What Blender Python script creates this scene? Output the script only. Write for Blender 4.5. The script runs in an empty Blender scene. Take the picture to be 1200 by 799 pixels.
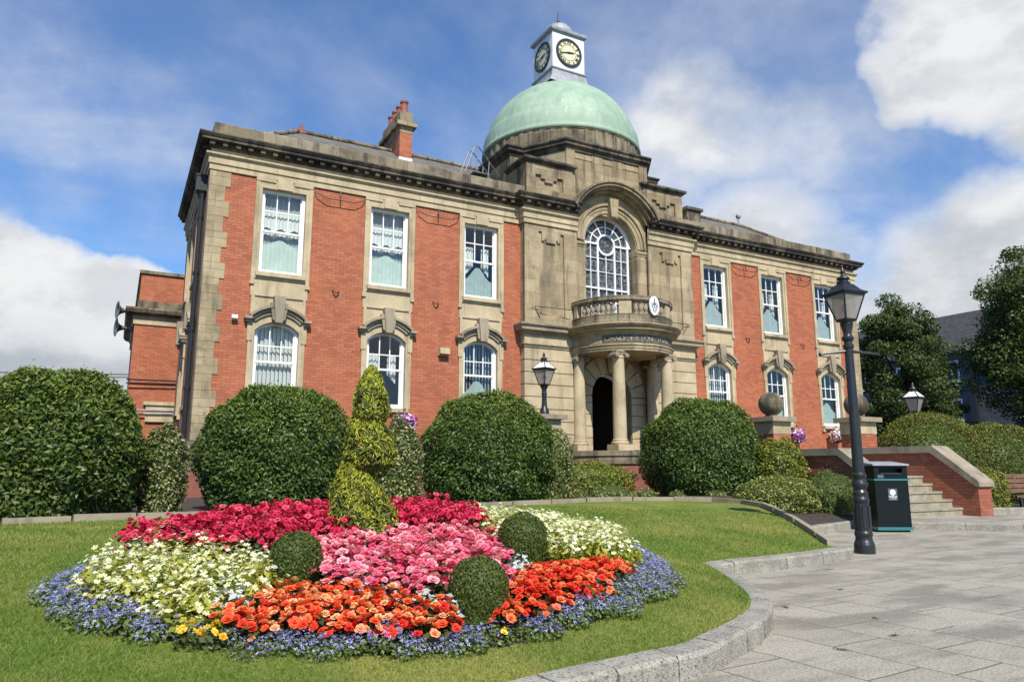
import bpy, bmesh, math, random
import numpy as np
from mathutils import Vector, Matrix, noise as mnoise
from mathutils.geometry import delaunay_2d_cdt

random.seed(7)
rng = np.random.default_rng(11)
PI = math.pi
R = math.radians
sc = bpy.context.scene
COL = sc.collection

# ------------------------------------------------------------------ camera
cam_d = bpy.data.cameras.new('camera')
cam = bpy.data.objects.new('camera', cam_d)
COL.objects.link(cam)
YAW, PITCH = .4952, .1739
cam.location = (-15.157, -20.70, 1.25)
cam.rotation_euler = (PI / 2 + PITCH, 0, -YAW)
cam_d.sensor_width = 36.0
cam_d.lens = 853.6 / 1200 * 36.0
cam_d.clip_end = 3000
cam_d.clip_start = 0.05
sc.camera = cam

# ------------------------------------------------------------------ light
SUN_EL, SUN_AZ = 48.0, 192.0          # the facade faces -Y, the sun stands a little left of its normal
az = R(SUN_AZ)
sun_dir = Vector((math.sin(az) * math.cos(R(SUN_EL)), math.cos(az) * math.cos(R(SUN_EL)), math.sin(R(SUN_EL))))
sd = bpy.data.lights.new('sun', 'SUN')
sd.energy = 5.0
sd.angle = R(.5)
sd.color = (1.0, .95, .86)
sun = bpy.data.objects.new('sun', sd)
COL.objects.link(sun)
sun.rotation_euler = sun_dir.to_track_quat('Z', 'Y').to_euler()
sun.location = (-20, -40, 40)

world = bpy.data.worlds.new('World')
sc.world = world
world.use_nodes = True
wt = world.node_tree
wt.nodes.clear()


class NT:
    """small helper round a node tree"""
    def __init__(s, t):
        s.t = t

    def n(s, typ, **kw):
        nd = s.t.nodes.new('ShaderNode' + typ)
        for k, v in kw.items():
            if k.startswith('i_'):
                nd.inputs[k[2:]].default_value = v
            elif k[0] == 'I' and k[1:].isdigit():
                nd.inputs[int(k[1:])].default_value = v
            else:
                setattr(nd, k, v)
        return nd

    def l(s, a, b):
        s.t.links.new(a, b)

    def val(s, x, sock):
        if isinstance(x, (int, float)):
            sock.default_value = x
        elif isinstance(x, (tuple, list)):
            sock.default_value = x
        else:
            s.l(x, sock)

    def m(s, op, a, b=0.0, c=None, clamp=False):
        nd = s.n('Math', operation=op, use_clamp=clamp)
        s.val(a, nd.inputs[0])
        s.val(b, nd.inputs[1])
        if c is not None:
            s.val(c, nd.inputs[2])
        return nd.outputs[0]

    def mr(s, v, a, b, c=0.0, d=1.0, smooth=True):
        nd = s.n('MapRange')
        nd.interpolation_type = 'SMOOTHSTEP' if smooth else 'LINEAR'
        s.val(v, nd.inputs[0])
        for i, q in enumerate((a, b, c, d)):
            s.val(q, nd.inputs[1 + i])
        return nd.outputs[0]

    def mix(s, f, a, b, blend='MIX'):
        nd = s.n('Mix', data_type='RGBA', blend_type=blend)
        s.val(f, nd.inputs[0])
        for q, sk in ((a, nd.inputs[6]), (b, nd.inputs[7])):
            if isinstance(q, (tuple, list)):
                sk.default_value = (q[0], q[1], q[2], 1)
            else:
                s.l(q, sk)
        return nd.outputs[2]

    def noise(s, vec, scale, detail=4, rough=.55, dist=0.0):
        nd = s.n('TexNoise', i_Scale=scale, i_Detail=detail, i_Roughness=rough, i_Distortion=dist)
        if vec is not None:
            s.l(vec, nd.inputs['Vector'])
        return nd.outputs[0]

    def scale(s, vec, sx, sy, sz):
        nd = s.n('VectorMath', operation='MULTIPLY')
        s.l(vec, nd.inputs[0])
        nd.inputs[1].default_value = (sx, sy, sz)
        return nd.outputs[0]


def pix_dir(px, py):
    """direction in the world of a sky feature, for placing the clouds"""
    f = Vector((math.sin(YAW) * math.cos(PITCH), math.cos(YAW) * math.cos(PITCH), math.sin(PITCH)))
    r = Vector((math.cos(YAW), -math.sin(YAW), 0))
    u = r.cross(f)
    return (f + r * ((px - 600) / 853.6) - u * ((py - 399.5) / 853.6)).normalized()


def build_sky():
    N = NT(wt)
    out = N.n('OutputWorld')
    bg = N.n('Background', i_Strength=.078)
    sky = N.n('TexSky', sky_type='NISHITA', sun_disc=False, sun_elevation=R(SUN_EL), sun_rotation=az,
              altitude=100, air_density=1.05, dust_density=.6, ozone_density=2.2)
    tc = N.n('TexCoord')
    d = tc.outputs['Generated']
    sep = N.n('SeparateXYZ')
    N.l(d, sep.inputs[0])
    # warp the direction so that blob edges billow
    wn = N.n('TexNoise', i_Scale=5.0, i_Detail=7.0, i_Roughness=.55)
    N.l(d, wn.inputs['Vector'])
    w2 = N.n('VectorMath', operation='SUBTRACT')
    N.l(wn.outputs['Color'], w2.inputs[0])
    w2.inputs[1].default_value = (.5, .5, .5)
    w3 = N.n('VectorMath', operation='SCALE')
    N.l(w2.outputs[0], w3.inputs[0])
    w3.inputs[3].default_value = .16
    w4 = N.n('VectorMath', operation='ADD')
    N.l(d, w4.inputs[0])
    N.l(w3.outputs[0], w4.inputs[1])
    wd = N.n('VectorMath', operation='NORMALIZE')
    N.l(w4.outputs[0], wd.inputs[0])
    wd = wd.outputs[0]

    def blob(px, py, rad, soft, src=wd):
        c = pix_dir(px, py)
        dt = N.n('VectorMath', operation='DOT_PRODUCT')
        N.l(src, dt.inputs[0])
        dt.inputs[1].default_value = c
        return N.mr(dt.outputs['Value'], math.cos(R(rad + soft)), math.cos(R(max(rad - soft, .1))))

    # overhead layer: the direction carried onto a flat sheet, stretched into streaks
    den = N.m('ADD', N.m('MAXIMUM', sep.outputs[2], 0.0), .22)
    pl = N.n('CombineXYZ')
    N.l(N.m('DIVIDE', sep.outputs[0], den), pl.inputs[0])
    N.l(N.m('DIVIDE', sep.outputs[1], den), pl.inputs[1])
    mp = N.n('Mapping')
    mp.inputs['Rotation'].default_value = (0, 0, R(38))
    mp.inputs['Scale'].default_value = (.80, 1.20, 1)
    N.l(pl.outputs[0], mp.inputs[0])
    streak = N.noise(mp.outputs[0], 1.35, 7, .52, .35)
    fine = N.noise(d, 10.0, 8, .62)
    # thick cumulus: bank low on the left, one upper right, bank low on the right
    thick = None
    for px, py, rad, soft in ((-40, 440, 10.3, .7), (95, 470, 10.3, .6), (-260, 420, 14, 2), (330, 560, 12, 1),
                              (1190, -5, 6.5, 1.2), (1275, 40, 6.8, 1.4), (1085, 95, 3.1, 1.0), (1140, 85, 3.8, 1.1),
                              (1230, 330, 7.5, 2.0), (1190, 420, 10.0, 3), (1010, 490, 9.6, 3.0), (890, 330, 5.5, 4.0)):
        c = blob(px, py, rad, soft)
        thick = c if thick is None else N.m('MAXIMUM', thick, c)
    # soft veils
    veil = None
    for px, py, rad, soft, k in ((815, 195, 5.5, 4.5, 1.25), (920, 225, 6, 6, 1.05), (130, 90, 9, 8, .72), (450, 10, 9, 8, .36),
                                 (800, 50, 11, 9, .45), (540, 170, 7, 6, .36), (1100, 330, 10, 8, .9), (165, 180, 1.6, 1.6, .8), (740, 120, 8, 7, .5)):
        c = N.m('MULTIPLY', blob(px, py, rad, soft), k)
        veil = c if veil is None else N.m('MAXIMUM', veil, c)
    vn = N.mr(N.m('ADD', N.m('MULTIPLY', streak, .78), N.m('MULTIPLY', fine, .22)), .36, .68)
    veil = N.m('MULTIPLY', veil, N.m('ADD', .10, N.m('MULTIPLY', vn, 1.0)), clamp=True)
    # rest of the sky (behind the camera too): scattered cumulus
    lowband = N.mr(sep.outputs[2], .75, .1)
    rest = N.m('MULTIPLY', N.mr(N.noise(N.scale(d, 1, 1, 2.2), 2.6, 7, .55), .56, .64), .9)
    back = N.n('VectorMath', operation='DOT_PRODUCT')
    N.l(d, back.inputs[0])
    back.inputs[1].default_value = pix_dir(600, 300)
    rest = N.m('MULTIPLY', rest, N.mr(back.outputs['Value'], .70, .45))
    thick = N.m('MAXIMUM', thick, N.m('MULTIPLY', rest, lowband))
    cover = N.m('MAXIMUM', thick, veil, clamp=True)
    # cloud tone: billows lit from the sun's side, greyer bellies
    b1 = N.noise(N.scale(d, 1, 1, 1.6), 7.0, 8, .58)
    off = N.n('VectorMath', operation='ADD')
    N.l(d, off.inputs[0])
    off.inputs[1].default_value = tuple(sun_dir * .035)
    b2 = N.noise(N.scale(off.outputs[0], 1, 1, 1.6), 7.0, 8, .58)
    lit = N.mr(N.m('SUBTRACT', b1, b2), -.13, .13)
    broad = N.mr(N.noise(N.scale(d, 1, 1, 2.4), 3.0, 6, .55), .36, .60)
    hgt = N.mr(sep.outputs[2], .10, .25)
    tone = N.m('ADD', N.m('MULTIPLY', lit, .45), N.m('ADD', N.m('MULTIPLY', broad, .40), N.m('MULTIPLY', hgt, .22)), clamp=True)
    edge = N.mr(cover, 1.0, .45)
    tone = N.m('ADD', tone, N.m('MULTIPLY', edge, .35), clamp=True)
    ccol = N.mix(tone, (5.0, 5.5, 6.1), (9.5, 9.6, 9.7))
    tint = N.mix(1.0, sky.outputs[0], (.80, 1.30, 1.82), 'MULTIPLY')
    col = N.mix(cover, tint, ccol)
    N.l(col, bg.inputs[0])
    N.l(bg.outputs[0], out.inputs[0])


build_sky()
sc.view_settings.view_transform = 'Standard'
sc.view_settings.look = 'None'
sc.view_settings.exposure = 0.24
sc.view_settings.gamma = 1.0
sc.view_settings.use_curve_mapping = False
sc.cycles.max_bounces = 6
sc.cycles.transparent_max_bounces = 12
sc.cycles.caustics_reflective = False
sc.cycles.caustics_refractive = False


# ------------------------------------------------------------------ materials
MATS = {}


def newmat(name):
    m = bpy.data.materials.new(name)
    m.use_nodes = True
    m.node_tree.nodes.clear()
    N = NT(m.node_tree)
    out = N.n('OutputMaterial')
    p = N.n('BsdfPrincipled')
    N.l(p.outputs[0], out.inputs[0])
    MATS[name] = m
    return m, N, p, out


def bump(N, p, h, strength=.3, dist=.02):
    b = N.n('Bump', i_Strength=strength, i_Distance=dist)
    N.l(h, b.inputs['Height'])
    N.l(b.outputs[0], p.inputs['Normal'])


def simple(name, col, rough=.6, var=.0, scale=8, metallic=0.0, spec=None, bmp=0.0):
    m, N, p, out = newmat(name)
    g = N.n('NewGeometry')
    if var:
        n = N.noise(g.outputs['Position'], scale, 5, .6)
        f = N.mr(n, .3, .7)
        c = N.mix(f, tuple(v * (1 - var) for v in col), tuple(min(1, v * (1 + var)) for v in col))
        N.l(c, p.inputs['Base Color'])
        if bmp:
            bump(N, p, n, bmp, .01)
    else:
        p.inputs['Base Color'].default_value = (*col, 1)
    p.inputs['Roughness'].default_value = rough
    p.inputs['Metallic'].default_value = metallic
    if spec is not None:
        p.inputs['Specular IOR Level'].default_value = spec
    return m


def wall_uv(N, g):
    """u runs along an axis-aligned wall, v is the height"""
    s = N.n('SeparateXYZ')
    N.l(g.outputs['Position'], s.inputs[0])
    c = N.n('CombineXYZ')
    N.l(N.m('ADD', s.outputs[0], s.outputs[1]), c.inputs[0])
    N.l(s.outputs[2], c.inputs[1])
    return c.outputs[0], s


def brick_mat(name, c1, c2, mortar, dirt=.35):
    m, N, p, out = newmat(name)
    g = N.n('NewGeometry')
    uv, s = wall_uv(N, g)
    b = N.n('TexBrick', offset=.5, i_Scale=1.0)
    b.inputs['Color1'].default_value = (*c1, 1)
    b.inputs['Color2'].default_value = (*c2, 1)
    b.inputs['Mortar'].default_value = (*mortar, 1)
    b.inputs['Mortar Size'].default_value = .0075
    b.inputs['Mortar Smooth'].default_value = .3
    b.inputs['Bias'].default_value = -.1
    b.inputs['Brick Width'].default_value = .235
    b.inputs['Row Height'].default_value = .079
    N.l(uv, b.inputs['Vector'])
    big = N.mr(N.noise(g.outputs['Position'], .9, 5, .6), .35, .7)
    col = N.mix(N.m('MULTIPLY', big, .30), b.outputs[0], (c1[0] * 1.16, c1[1] * 1.3, c1[2] * 1.25))
    fine = N.mr(N.noise(N.scale(g.outputs['Position'], 1, 1, .35), 3.5, 5, .65), .52, .75)
    col = N.mix(N.m('MULTIPLY', fine, dirt), col, (c1[0] * .45, c1[1] * .5, c1[2] * .55))
    eff = N.mr(N.noise(g.outputs['Position'], 1.7, 3, .5), .62, .72)
    col = N.mix(N.m('MULTIPLY', eff, .16), col, (.56, .36, .25))
    N.l(col, p.inputs['Base Color'])
    p.inputs['Roughness'].default_value = .8
    bump(N, p, b.outputs['Fac'], -.35, .01)
    return m


def stone_mat(name, c, dark, streak=.5, joints=True, bw=.95, rh=.44, jd=.5, stain=.45, th=.50):
    m, N, p, out = newmat(name)
    g = N.n('NewGeometry')
    uv, s = wall_uv(N, g)
    P = g.outputs['Position']
    n1 = N.noise(P, 1.3, 6, .62)
    n2 = N.noise(P, 11, 4, .6)
    col = N.mix(N.mr(n1, .3, .7), tuple(v * .84 for v in c), tuple(v * 1.13 for v in c))
    col = N.mix(N.m('MULTIPLY', N.mr(n2, .45, .75), .22), col, tuple(v * .6 for v in c))
    if joints:
        b = N.n('TexBrick', offset=.5, i_Scale=1.0)
        b.inputs['Color1'].default_value = (1, 1, 1, 1)
        b.inputs['Color2'].default_value = (.70, .68, .63, 1)
        b.inputs['Mortar'].default_value = (jd, jd, jd, 1)
        b.inputs['Mortar Size'].default_value = .008
        b.inputs['Mortar Smooth'].default_value = .25
        b.inputs['Brick Width'].default_value = bw
        b.inputs['Row Height'].default_value = rh
        N.l(uv, b.inputs['Vector'])
        col = N.mix(1.0, col, b.outputs[0], 'MULTIPLY')
    st = N.noise(N.scale(P, 1, 1, .13), 3.2, 5, .62)
    f = N.mr(st, th, th + .2)
    col = N.mix(N.m('MULTIPLY', f, streak), col, dark)
    pt = N.mr(N.noise(P, .55, 7, .72), th, th + .17)
    col = N.mix(N.m('MULTIPLY', pt, stain), col, dark)
    N.l(col, p.inputs['Base Color'])
    p.inputs['Roughness'].default_value = .88
    p.inputs['Specular IOR Level'].default_value = .25
    bump(N, p, N.m('ADD', n2, N.m('MULTIPLY', n1, .5)), .35, .02)
    return m


brick_mat('brick', (.445, .135, .058), (.30, .080, .035), (.140, .056, .036), .42)
brick_mat('brick_garden', (.36, .105, .052), (.24, .068, .036), (.12, .06, .045), .5)
brick_mat('brick_dark', (.28, .085, .052), (.19, .06, .04), (.12, .075, .06), .6)
stone_mat('stone', (.44, .35, .215), (.115, .095, .065), .68, True, stain=.60)
stone_mat('stone_plain', (.49, .395, .248), (.165, .13, .08), .45, False, stain=.40)
stone_mat('stone_weathered', (.32, .265, .175), (.05, .042, .033), .88, True, 1.1, .5, .6, .72, .46)
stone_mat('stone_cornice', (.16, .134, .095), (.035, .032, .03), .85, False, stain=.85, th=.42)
stone_mat('stone_drum', (.385, .305, .19), (.07, .056, .04), .80, True, .8, .36, .5, .65, .48)
stone_mat('stone_coping', (.32, .265, .185), (.10, .085, .065), .55, False, stain=.5)
simple('white_paint', (.80, .80, .78), .45, .05, 6)
simple('lead', (.30, .31, .32), .55, .2, 4)
simple('iron_black', (.018, .019, .021), .38, .25, 20, bmp=.12)
simple('iron_pipe', (.014, .012, .012), .55, .2, 14)
simple('dark_interior', (.16, .11, .085), .9)
simple('interior_wall', (.16, .14, .12), .9)
simple('curtain', (.74, .75, .70), .9, .05, 5)
simple('curtain_green', (.56, .66, .57), .9, .06, 5)
simple('net_teal', (.37, .45, .42), .9, .08, 5)
simple('blind_grey', (.42, .44, .42), .9, .06, 5)
simple('gold_paint', (.62, .50, .22), .5)
simple('clock_black', (.022, .024, .022), .5)
simple('clock_cream', (.74, .66, .42), .6)
simple('terracotta', (.27, .085, .052), .8, .25, 8)
simple('timber_dark', (.085, .05, .032), .8, .4, 12, bmp=.3)
simple('soil', (.045, .032, .022), .95, .5, 18, bmp=.8)
simple('horn_grey', (.11, .115, .12), .5, .2, 6)
simple('steel', (.16, .165, .17), .5, metallic=.7)
simple('bin_black', (.006, .009, .009), .38, .15, 3, spec=.25)
simple('bin_teal', (.03, .17, .17), .35)
simple('sign_white', (.78, .80, .80), .5)
simple('sign_grey', (.10, .11, .115), .5)
simple('sign_ink', (.12, .09, .10), .6)
simple('inscription_back', (.085, .085, .068), .85, .6, 12)
simple('inscription_letter', (.34, .29, .19), .9, .85, 14)
simple('bench_wood', (.17, .085, .05), .7, .3, 10)
simple('render_wall', (.095, .105, .12), .9, .15, 2)
simple('slate_dark', (.05, .046, .045), .75, .35, 3)
simple('bark', (.07, .05, .035), .95, .4, 8, bmp=.6)
simple('asphalt', (.055, .055, .055), .95, .2, 2)


def glass_mat(name, tint=(.86, .89, .88), facing=(.07, .75), rough=.01):
    m = bpy.data.materials.new(name)
    m.use_nodes = True
    m.node_tree.nodes.clear()
    N = NT(m.node_tree)
    out = N.n('OutputMaterial')
    tr = N.n('BsdfTransparent')
    tr.inputs[0].default_value = (*tint, 1)
    gl = N.n('BsdfGlossy')
    gl.inputs['Color'].default_value = (.95, .95, .95, 1)
    gl.inputs['Roughness'].default_value = rough
    lw = N.n('LayerWeight', i_Blend=.5)
    f = N.mr(N.m('POWER', lw.outputs['Facing'], 3.0), 0, 1, facing[0], facing[1], False)
    mx = N.n('MixShader')
    N.l(f, mx.inputs[0])
    N.l(tr.outputs[0], mx.inputs[1])
    N.l(gl.outputs[0], mx.inputs[2])
    N.l(mx.outputs[0], out.inputs[0])
    MATS[name] = m


glass_mat('glass')


def frosted():
    m = bpy.data.materials.new('lamp_glass')
    m.use_nodes = True
    m.node_tree.nodes.clear()
    N = NT(m.node_tree)
    out = N.n('OutputMaterial')
    tr = N.n('BsdfTransparent')
    tr.inputs[0].default_value = (.9, .88, .84, 1)
    df = N.n('BsdfDiffuse')
    df.inputs[0].default_value = (.62, .58, .53, 1)
    tl = N.n('BsdfTranslucent')
    tl.inputs[0].default_value = (.62, .58, .53, 1)
    a = N.n('MixShader', I0=.5)
    N.l(df.outputs[0], a.inputs[1])
    N.l(tl.outputs[0], a.inputs[2])
    b = N.n('MixShader', I0=.62)
    N.l(tr.outputs[0], b.inputs[1])
    N.l(a.outputs[0], b.inputs[2])
    N.l(b.outputs[0], out.inputs[0])
    MATS['lamp_glass'] = m


frosted()


def leaded():
    m, N, p, out = newmat('leaded_glass')
    g = N.n('NewGeometry')
    v = N.n('TexVoronoi', i_Scale=7.5)
    v.feature = 'DISTANCE_TO_EDGE'
    N.l(g.outputs['Position'], v.inputs['Vector'])
    f = N.mr(v.outputs['Distance'], .02, .06)
    n = N.noise(g.outputs['Position'], 9, 2, .5)
    col = N.mix(N.mr(n, .4, .6), (.045, .046, .048), (.17, .172, .17))
    col = N.mix(f, (.010, .010, .010), col)
    N.l(col, p.inputs['Base Color'])
    p.inputs['Roughness'].default_value = .28
    bump(N, p, n, .3, .02)


leaded()


def slate():
    m, N, p, out = newmat('slate')
    g = N.n('NewGeometry')
    s = N.n('SeparateXYZ')
    N.l(g.outputs['Position'], s.inputs[0])
    c = N.n('CombineXYZ')
    N.l(N.m('ADD', s.outputs[0], s.outputs[1]), c.inputs[0])
    N.l(s.outputs[2], c.inputs[1])
    b = N.n('TexBrick', offset=.5, i_Scale=1.0)
    b.inputs['Color1'].default_value = (.13, .115, .10, 1)
    b.inputs['Color2'].default_value = (.20, .18, .155, 1)
    b.inputs['Mortar'].default_value = (.04, .04, .04, 1)
    b.inputs['Mortar Size'].default_value = .012
    b.inputs['Brick Width'].default_value = .34
    b.inputs['Row Height'].default_value = .17
    N.l(c.outputs[0], b.inputs['Vector'])
    n = N.mr(N.noise(g.outputs['Position'], 2.5, 5, .6), .4, .7)
    N.l(N.mix(N.m('MULTIPLY', n, .5), b.outputs[0], (.09, .075, .05)), p.inputs['Base Color'])
    p.inputs['Roughness'].default_value = .7
    bump(N, p, b.outputs['Fac'], -.5, .02)


slate()


def copper():
    m, N, p, out = newmat('copper')
    g = N.n('NewGeometry')
    P = g.outputs['Position']
    n = N.noise(P, 1.0, 5, .6)
    col = N.mix(N.mr(n, .3, .7), (.255, .360, .245), (.34, .44, .318))
    st = N.noise(N.scale(P, 1, 1, .1), 3.4, 5, .65)
    col = N.mix(N.m('MULTIPLY', N.mr(st, .45, .70), .55), col, (.18, .265, .185))
    w = N.mr(N.noise(N.scale(P, 1, 1, .14), 4.6, 5, .62), .64, .69)
    col = N.mix(N.m('MULTIPLY', w, .55), col, (.60, .66, .56))
    s = N.n('SeparateXYZ')
    N.l(P, s.inputs[0])
    # standing seams: meridians every 7.5 degrees
    angn = N.m('ARCTAN2', N.m('SUBTRACT', s.outputs[1], 3.15), s.outputs[0])
    fr = N.m('ABSOLUTE', N.m('SUBTRACT', N.m('FRACT', N.m('MULTIPLY', angn, 24 / PI)), .5))
    rz = N.m('ABSOLUTE', N.m('SUBTRACT', N.m('FRACT', N.m('MULTIPLY', s.outputs[2], .8)), .5))
    seam = N.m('MAXIMUM', N.m('MULTIPLY', N.mr(fr, .05, .0), .45), N.mr(rz, .02, .0))
    col = N.mix(N.m('MULTIPLY', seam, .30), col, (.17, .26, .18))
    N.l(col, p.inputs['Base Color'])
    p.inputs['Roughness'].default_value = .62
    bump(N, p, N.m('ADD', seam, N.m('MULTIPLY', n, .8)), .2, .03)


copper()


def paving():
    m, N, p, out = newmat('paving')
    g = N.n('NewGeometry')
    P = g.outputs['Position']
    mp = N.n('Mapping')
    mp.inputs['Rotation'].default_value = (0, 0, R(90 - 3))
    N.l(P, mp.inputs[0])
    b = N.n('TexBrick', offset=.5, offset_frequency=2, squash=1.35, squash_frequency=3, i_Scale=1.0)
    b.inputs['Color1'].default_value = (.425, .385, .305, 1)
    b.inputs['Color2'].default_value = (.36, .325, .258, 1)
    b.inputs['Mortar'].default_value = (.15, .14, .11, 1)
    b.inputs['Mortar Size'].default_value = .010
    b.inputs['Mortar Smooth'].default_value = .4
    b.inputs['Bias'].default_value = .1
    b.inputs['Brick Width'].default_value = .84
    b.inputs['Row Height'].default_value = .57
    # wobble the joints a little
    wb = N.n('TexNoise', i_Scale=1.3, i_Detail=2.0)
    N.l(P, wb.inputs['Vector'])
    sb = N.n('VectorMath', operation='SUBTRACT')
    N.l(wb.outputs['Color'], sb.inputs[0])
    sb.inputs[1].default_value = (.5, .5, .5)
    scl = N.n('VectorMath', operation='SCALE')
    N.l(sb.outputs[0], scl.inputs[0])
    scl.inputs[3].default_value = .075
    ad = N.n('VectorMath', operation='ADD')
    N.l(mp.outputs[0], ad.inputs[0])
    N.l(scl.outputs[0], ad.inputs[1])
    N.l(ad.outputs[0], b.inputs['Vector'])
    col = b.outputs[0]
    pale = N.mr(N.noise(P, 1.1, 4, .6), .54, .62)
    jm = N.mr(b.outputs['Fac'], .2, .9)
    col = N.mix(N.m('MULTIPLY', jm, pale), col, (.50, .47, .40))          # re-pointed stretches of joint
    n1 = N.mr(N.noise(N.scale(P, .55, 1.6, 1), 1.25, 7, .68), .44, .62)
    col = N.mix(N.m('MULTIPLY', n1, .72), col, (.175, .155, .118))
    n2 = N.noise(P, 55, 3, .7)
    col = N.mix(N.mr(n2, .42, .66), col, N.mix(.62, col, (.08, .075, .06)))
    n4 = N.mr(N.noise(P, 120, 2, .6), .56, .66)
    col = N.mix(N.m('MULTIPLY', n4, .6), col, (.52, .48, .39))
    moss = N.mr(N.noise(P, 3.1, 4, .6), .60, .68)
    col = N.mix(N.m('MULTIPLY', N.m('MULTIPLY', moss, jm), .9), col, (.10, .12, .035))
    N.l(col, p.inputs['Base Color'])
    p.inputs['Roughness'].default_value = .9
    p.inputs['Specular IOR Level'].default_value = .25
    h = N.m('ADD', N.m('MULTIPLY', b.outputs['Fac'], -.6), N.m('MULTIPLY', n2, .35))
    bump(N, p, h, .6, .015)


paving()


def granite(name, c):
    m, N, p, out = newmat(name)
    g = N.n('NewGeometry')
    P = g.outputs['Position']
    n = N.noise(P, 4, 5, .6)
    col = N.mix(N.mr(n, .3, .7), tuple(v * .72 for v in c), tuple(v * 1.2 for v in c))
    n2 = N.noise(P, 48, 4, .75)
    col = N.mix(N.mr(n2, .50, .64), col, tuple(v * .32 for v in c))
    n3 = N.noise(P, 90, 2, .6)
    col = N.mix(N.mr(n3, .58, .68), col, tuple(min(1, v * 1.55) for v in c))
    N.l(col, p.inputs['Base Color'])
    p.inputs['Roughness'].default_value = .9
    bump(N, p, n2, 1.0, .018)


granite('kerb_stone', (.36, .33, .265))
granite('step_stone', (.37, .33, .235))


def grass_mats():
    m, N, p, out = newmat('lawn')
    g = N.n('NewGeometry')
    P = g.outputs['Position']
    n = N.noise(N.scale(P, 1, .7, 1), .8, 6, .65)
    n2 = N.noise(P, 30, 4, .7)
    col = N.mix(N.mr(n, .35, .68), (.125, .185, .030), (.28, .275, .075))
    sp = N.n('SeparateXYZ')
    N.l(P, sp.inputs[0])
    wv = N.m('SINE', N.m('MULTIPLY', N.m('ADD', N.m('MULTIPLY', sp.outputs[0], .35), N.m('MULTIPLY', N.m('ADD', sp.outputs[1], N.m('MULTIPLY', n, .5)), .94)), 7.0))
    col = N.mix(N.mr(wv, -.6, .6, 0, .30), col, N.mix(1.0, col, (1.30, 1.22, 1.25), 'MULTIPLY'))
    col = N.mix(N.mr(n2, .4, .7), col, (.08, .12, .022))
    N.l(col, p.inputs['Base Color'])
    p.inputs['Roughness'].default_value = .95
    p.inputs['Specular IOR Level'].default_value = .1
    bump(N, p, n2, .8, .03)
    m, N, p, out = newmat('grass_blade')
    g = N.n('NewGeometry')
    P = g.outputs['Position']
    n = N.noise(N.scale(P, 1, .7, 1), .8, 6, .65)
    col = N.mix(N.mr(n, .35, .68), (.150, .235, .034), (.345, .345, .088))
    sp = N.n('SeparateXYZ')
    N.l(P, sp.inputs[0])
    wv = N.m('SINE', N.m('MULTIPLY', N.m('ADD', N.m('MULTIPLY', sp.outputs[0], .35), N.m('MULTIPLY', N.m('ADD', sp.outputs[1], N.m('MULTIPLY', n, .5)), .94)), 7.0))
    col = N.mix(N.mr(wv, -.6, .6, 0, .30), col, N.mix(1.0, col, (1.30, 1.22, 1.25), 'MULTIPLY'))
    r = g.outputs['Random Per Island']
    col = N.mix(N.mr(r, .0, 1.0, 0, .6, False), col, N.mix(.5, col, (.08, .14, .018)))
    col = N.mix(N.mr(r, .90, .95), col, (.34, .31, .13))
    leaf_out(N, p, out, col, .35, .5)


def leaf_out(N, p, out, col, trans, rough):
    N.l(col, p.inputs['Base Color'])
    p.inputs['Roughness'].default_value = rough
    p.inputs['Specular IOR Level'].default_value = .28
    t = N.n('BsdfTranslucent')
    tc = N.mix(1.0, col, (1.25, 1.3, .6), 'MULTIPLY')
    N.l(tc, t.inputs[0])
    mx = N.n('MixShader', I0=trans)
    N.l(p.outputs[0], mx.inputs[1])
    N.l(t.outputs[0], mx.inputs[2])
    N.l(mx.outputs[0], out.inputs[0])


grass_mats()


def leaf_mat(name, stops, trans=.25, rough=.4, spec=None):
    """stops: list of (pos, colour) along the random value of a leaf"""
    m, N, p, out = newmat(name)
    g = N.n('NewGeometry')
    cr = N.n('ValToRGB')
    el = cr.color_ramp.elements
    while len(el) < len(stops):
        el.new(.5)
    for e, (ps, c) in zip(el, stops):
        e.position = ps
        e.color = (*c, 1)
    N.l(g.outputs['Random Per Island'], cr.inputs[0])
    leaf_out(N, p, out, cr.outputs[0], trans, rough)
    if spec is not None:
        p.inputs['Specular IOR Level'].default_value = spec
    return m


leaf_mat('leaf_laurel', [(0, (.036, .070, .015)), (.5, (.066, .118, .022)), (.85, (.11, .170, .032)), (1, (.17, .22, .05))], .28, .44, .34)
leaf_mat('leaf_laurel_warm', [(0, (.038, .068, .014)), (.45, (.072, .118, .021)), (.8, (.12, .168, .030)), (1, (.19, .21, .05))], .28, .46, .34)
leaf_mat('leaf_hedge', [(0, (.05, .062, .012)), (.45, (.10, .115, .018)), (.8, (.16, .165, .026)), (1, (.23, .21, .045))], .22, .5, .3)
leaf_mat('leaf_lit_top', [(0, (.08, .13, .020)), (.5, (.14, .20, .030)), (1, (.23, .27, .045))], .25, .5)  # paler leaf colour that carries the brighter sunlit top of the laurels
leaf_mat('leaf_variegated', [(0, (.03, .06, .015)), (.4, (.08, .11, .025)), (.62, (.22, .22, .07)), (.85, (.36, .34, .15)), (1, (.50, .48, .28))], .2, .45)
leaf_mat('leaf_lemon', [(0, (.05, .085, .015)), (.4, (.13, .17, .03)), (.7, (.26, .27, .06)), (.9, (.40, .38, .13)), (1, (.50, .47, .24))], .2, .5)
leaf_mat('leaf_yellow', [(0, (.05, .09, .015)), (.4, (.14, .17, .025)), (.75, (.28, .27, .04)), (1, (.42, .38, .07))], .22, .5)
leaf_mat('leaf_gold', [(0, (.11, .16, .016)), (.4, (.25, .28, .026)), (.7, (.40, .40, .035)), (1, (.56, .52, .06))], .2, .6)
leaf_mat('leaf_gold_inner', [(0, (.05, .062, .014)), (.5, (.095, .115, .022)), (1, (.15, .16, .03))], .1, .6)
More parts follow.
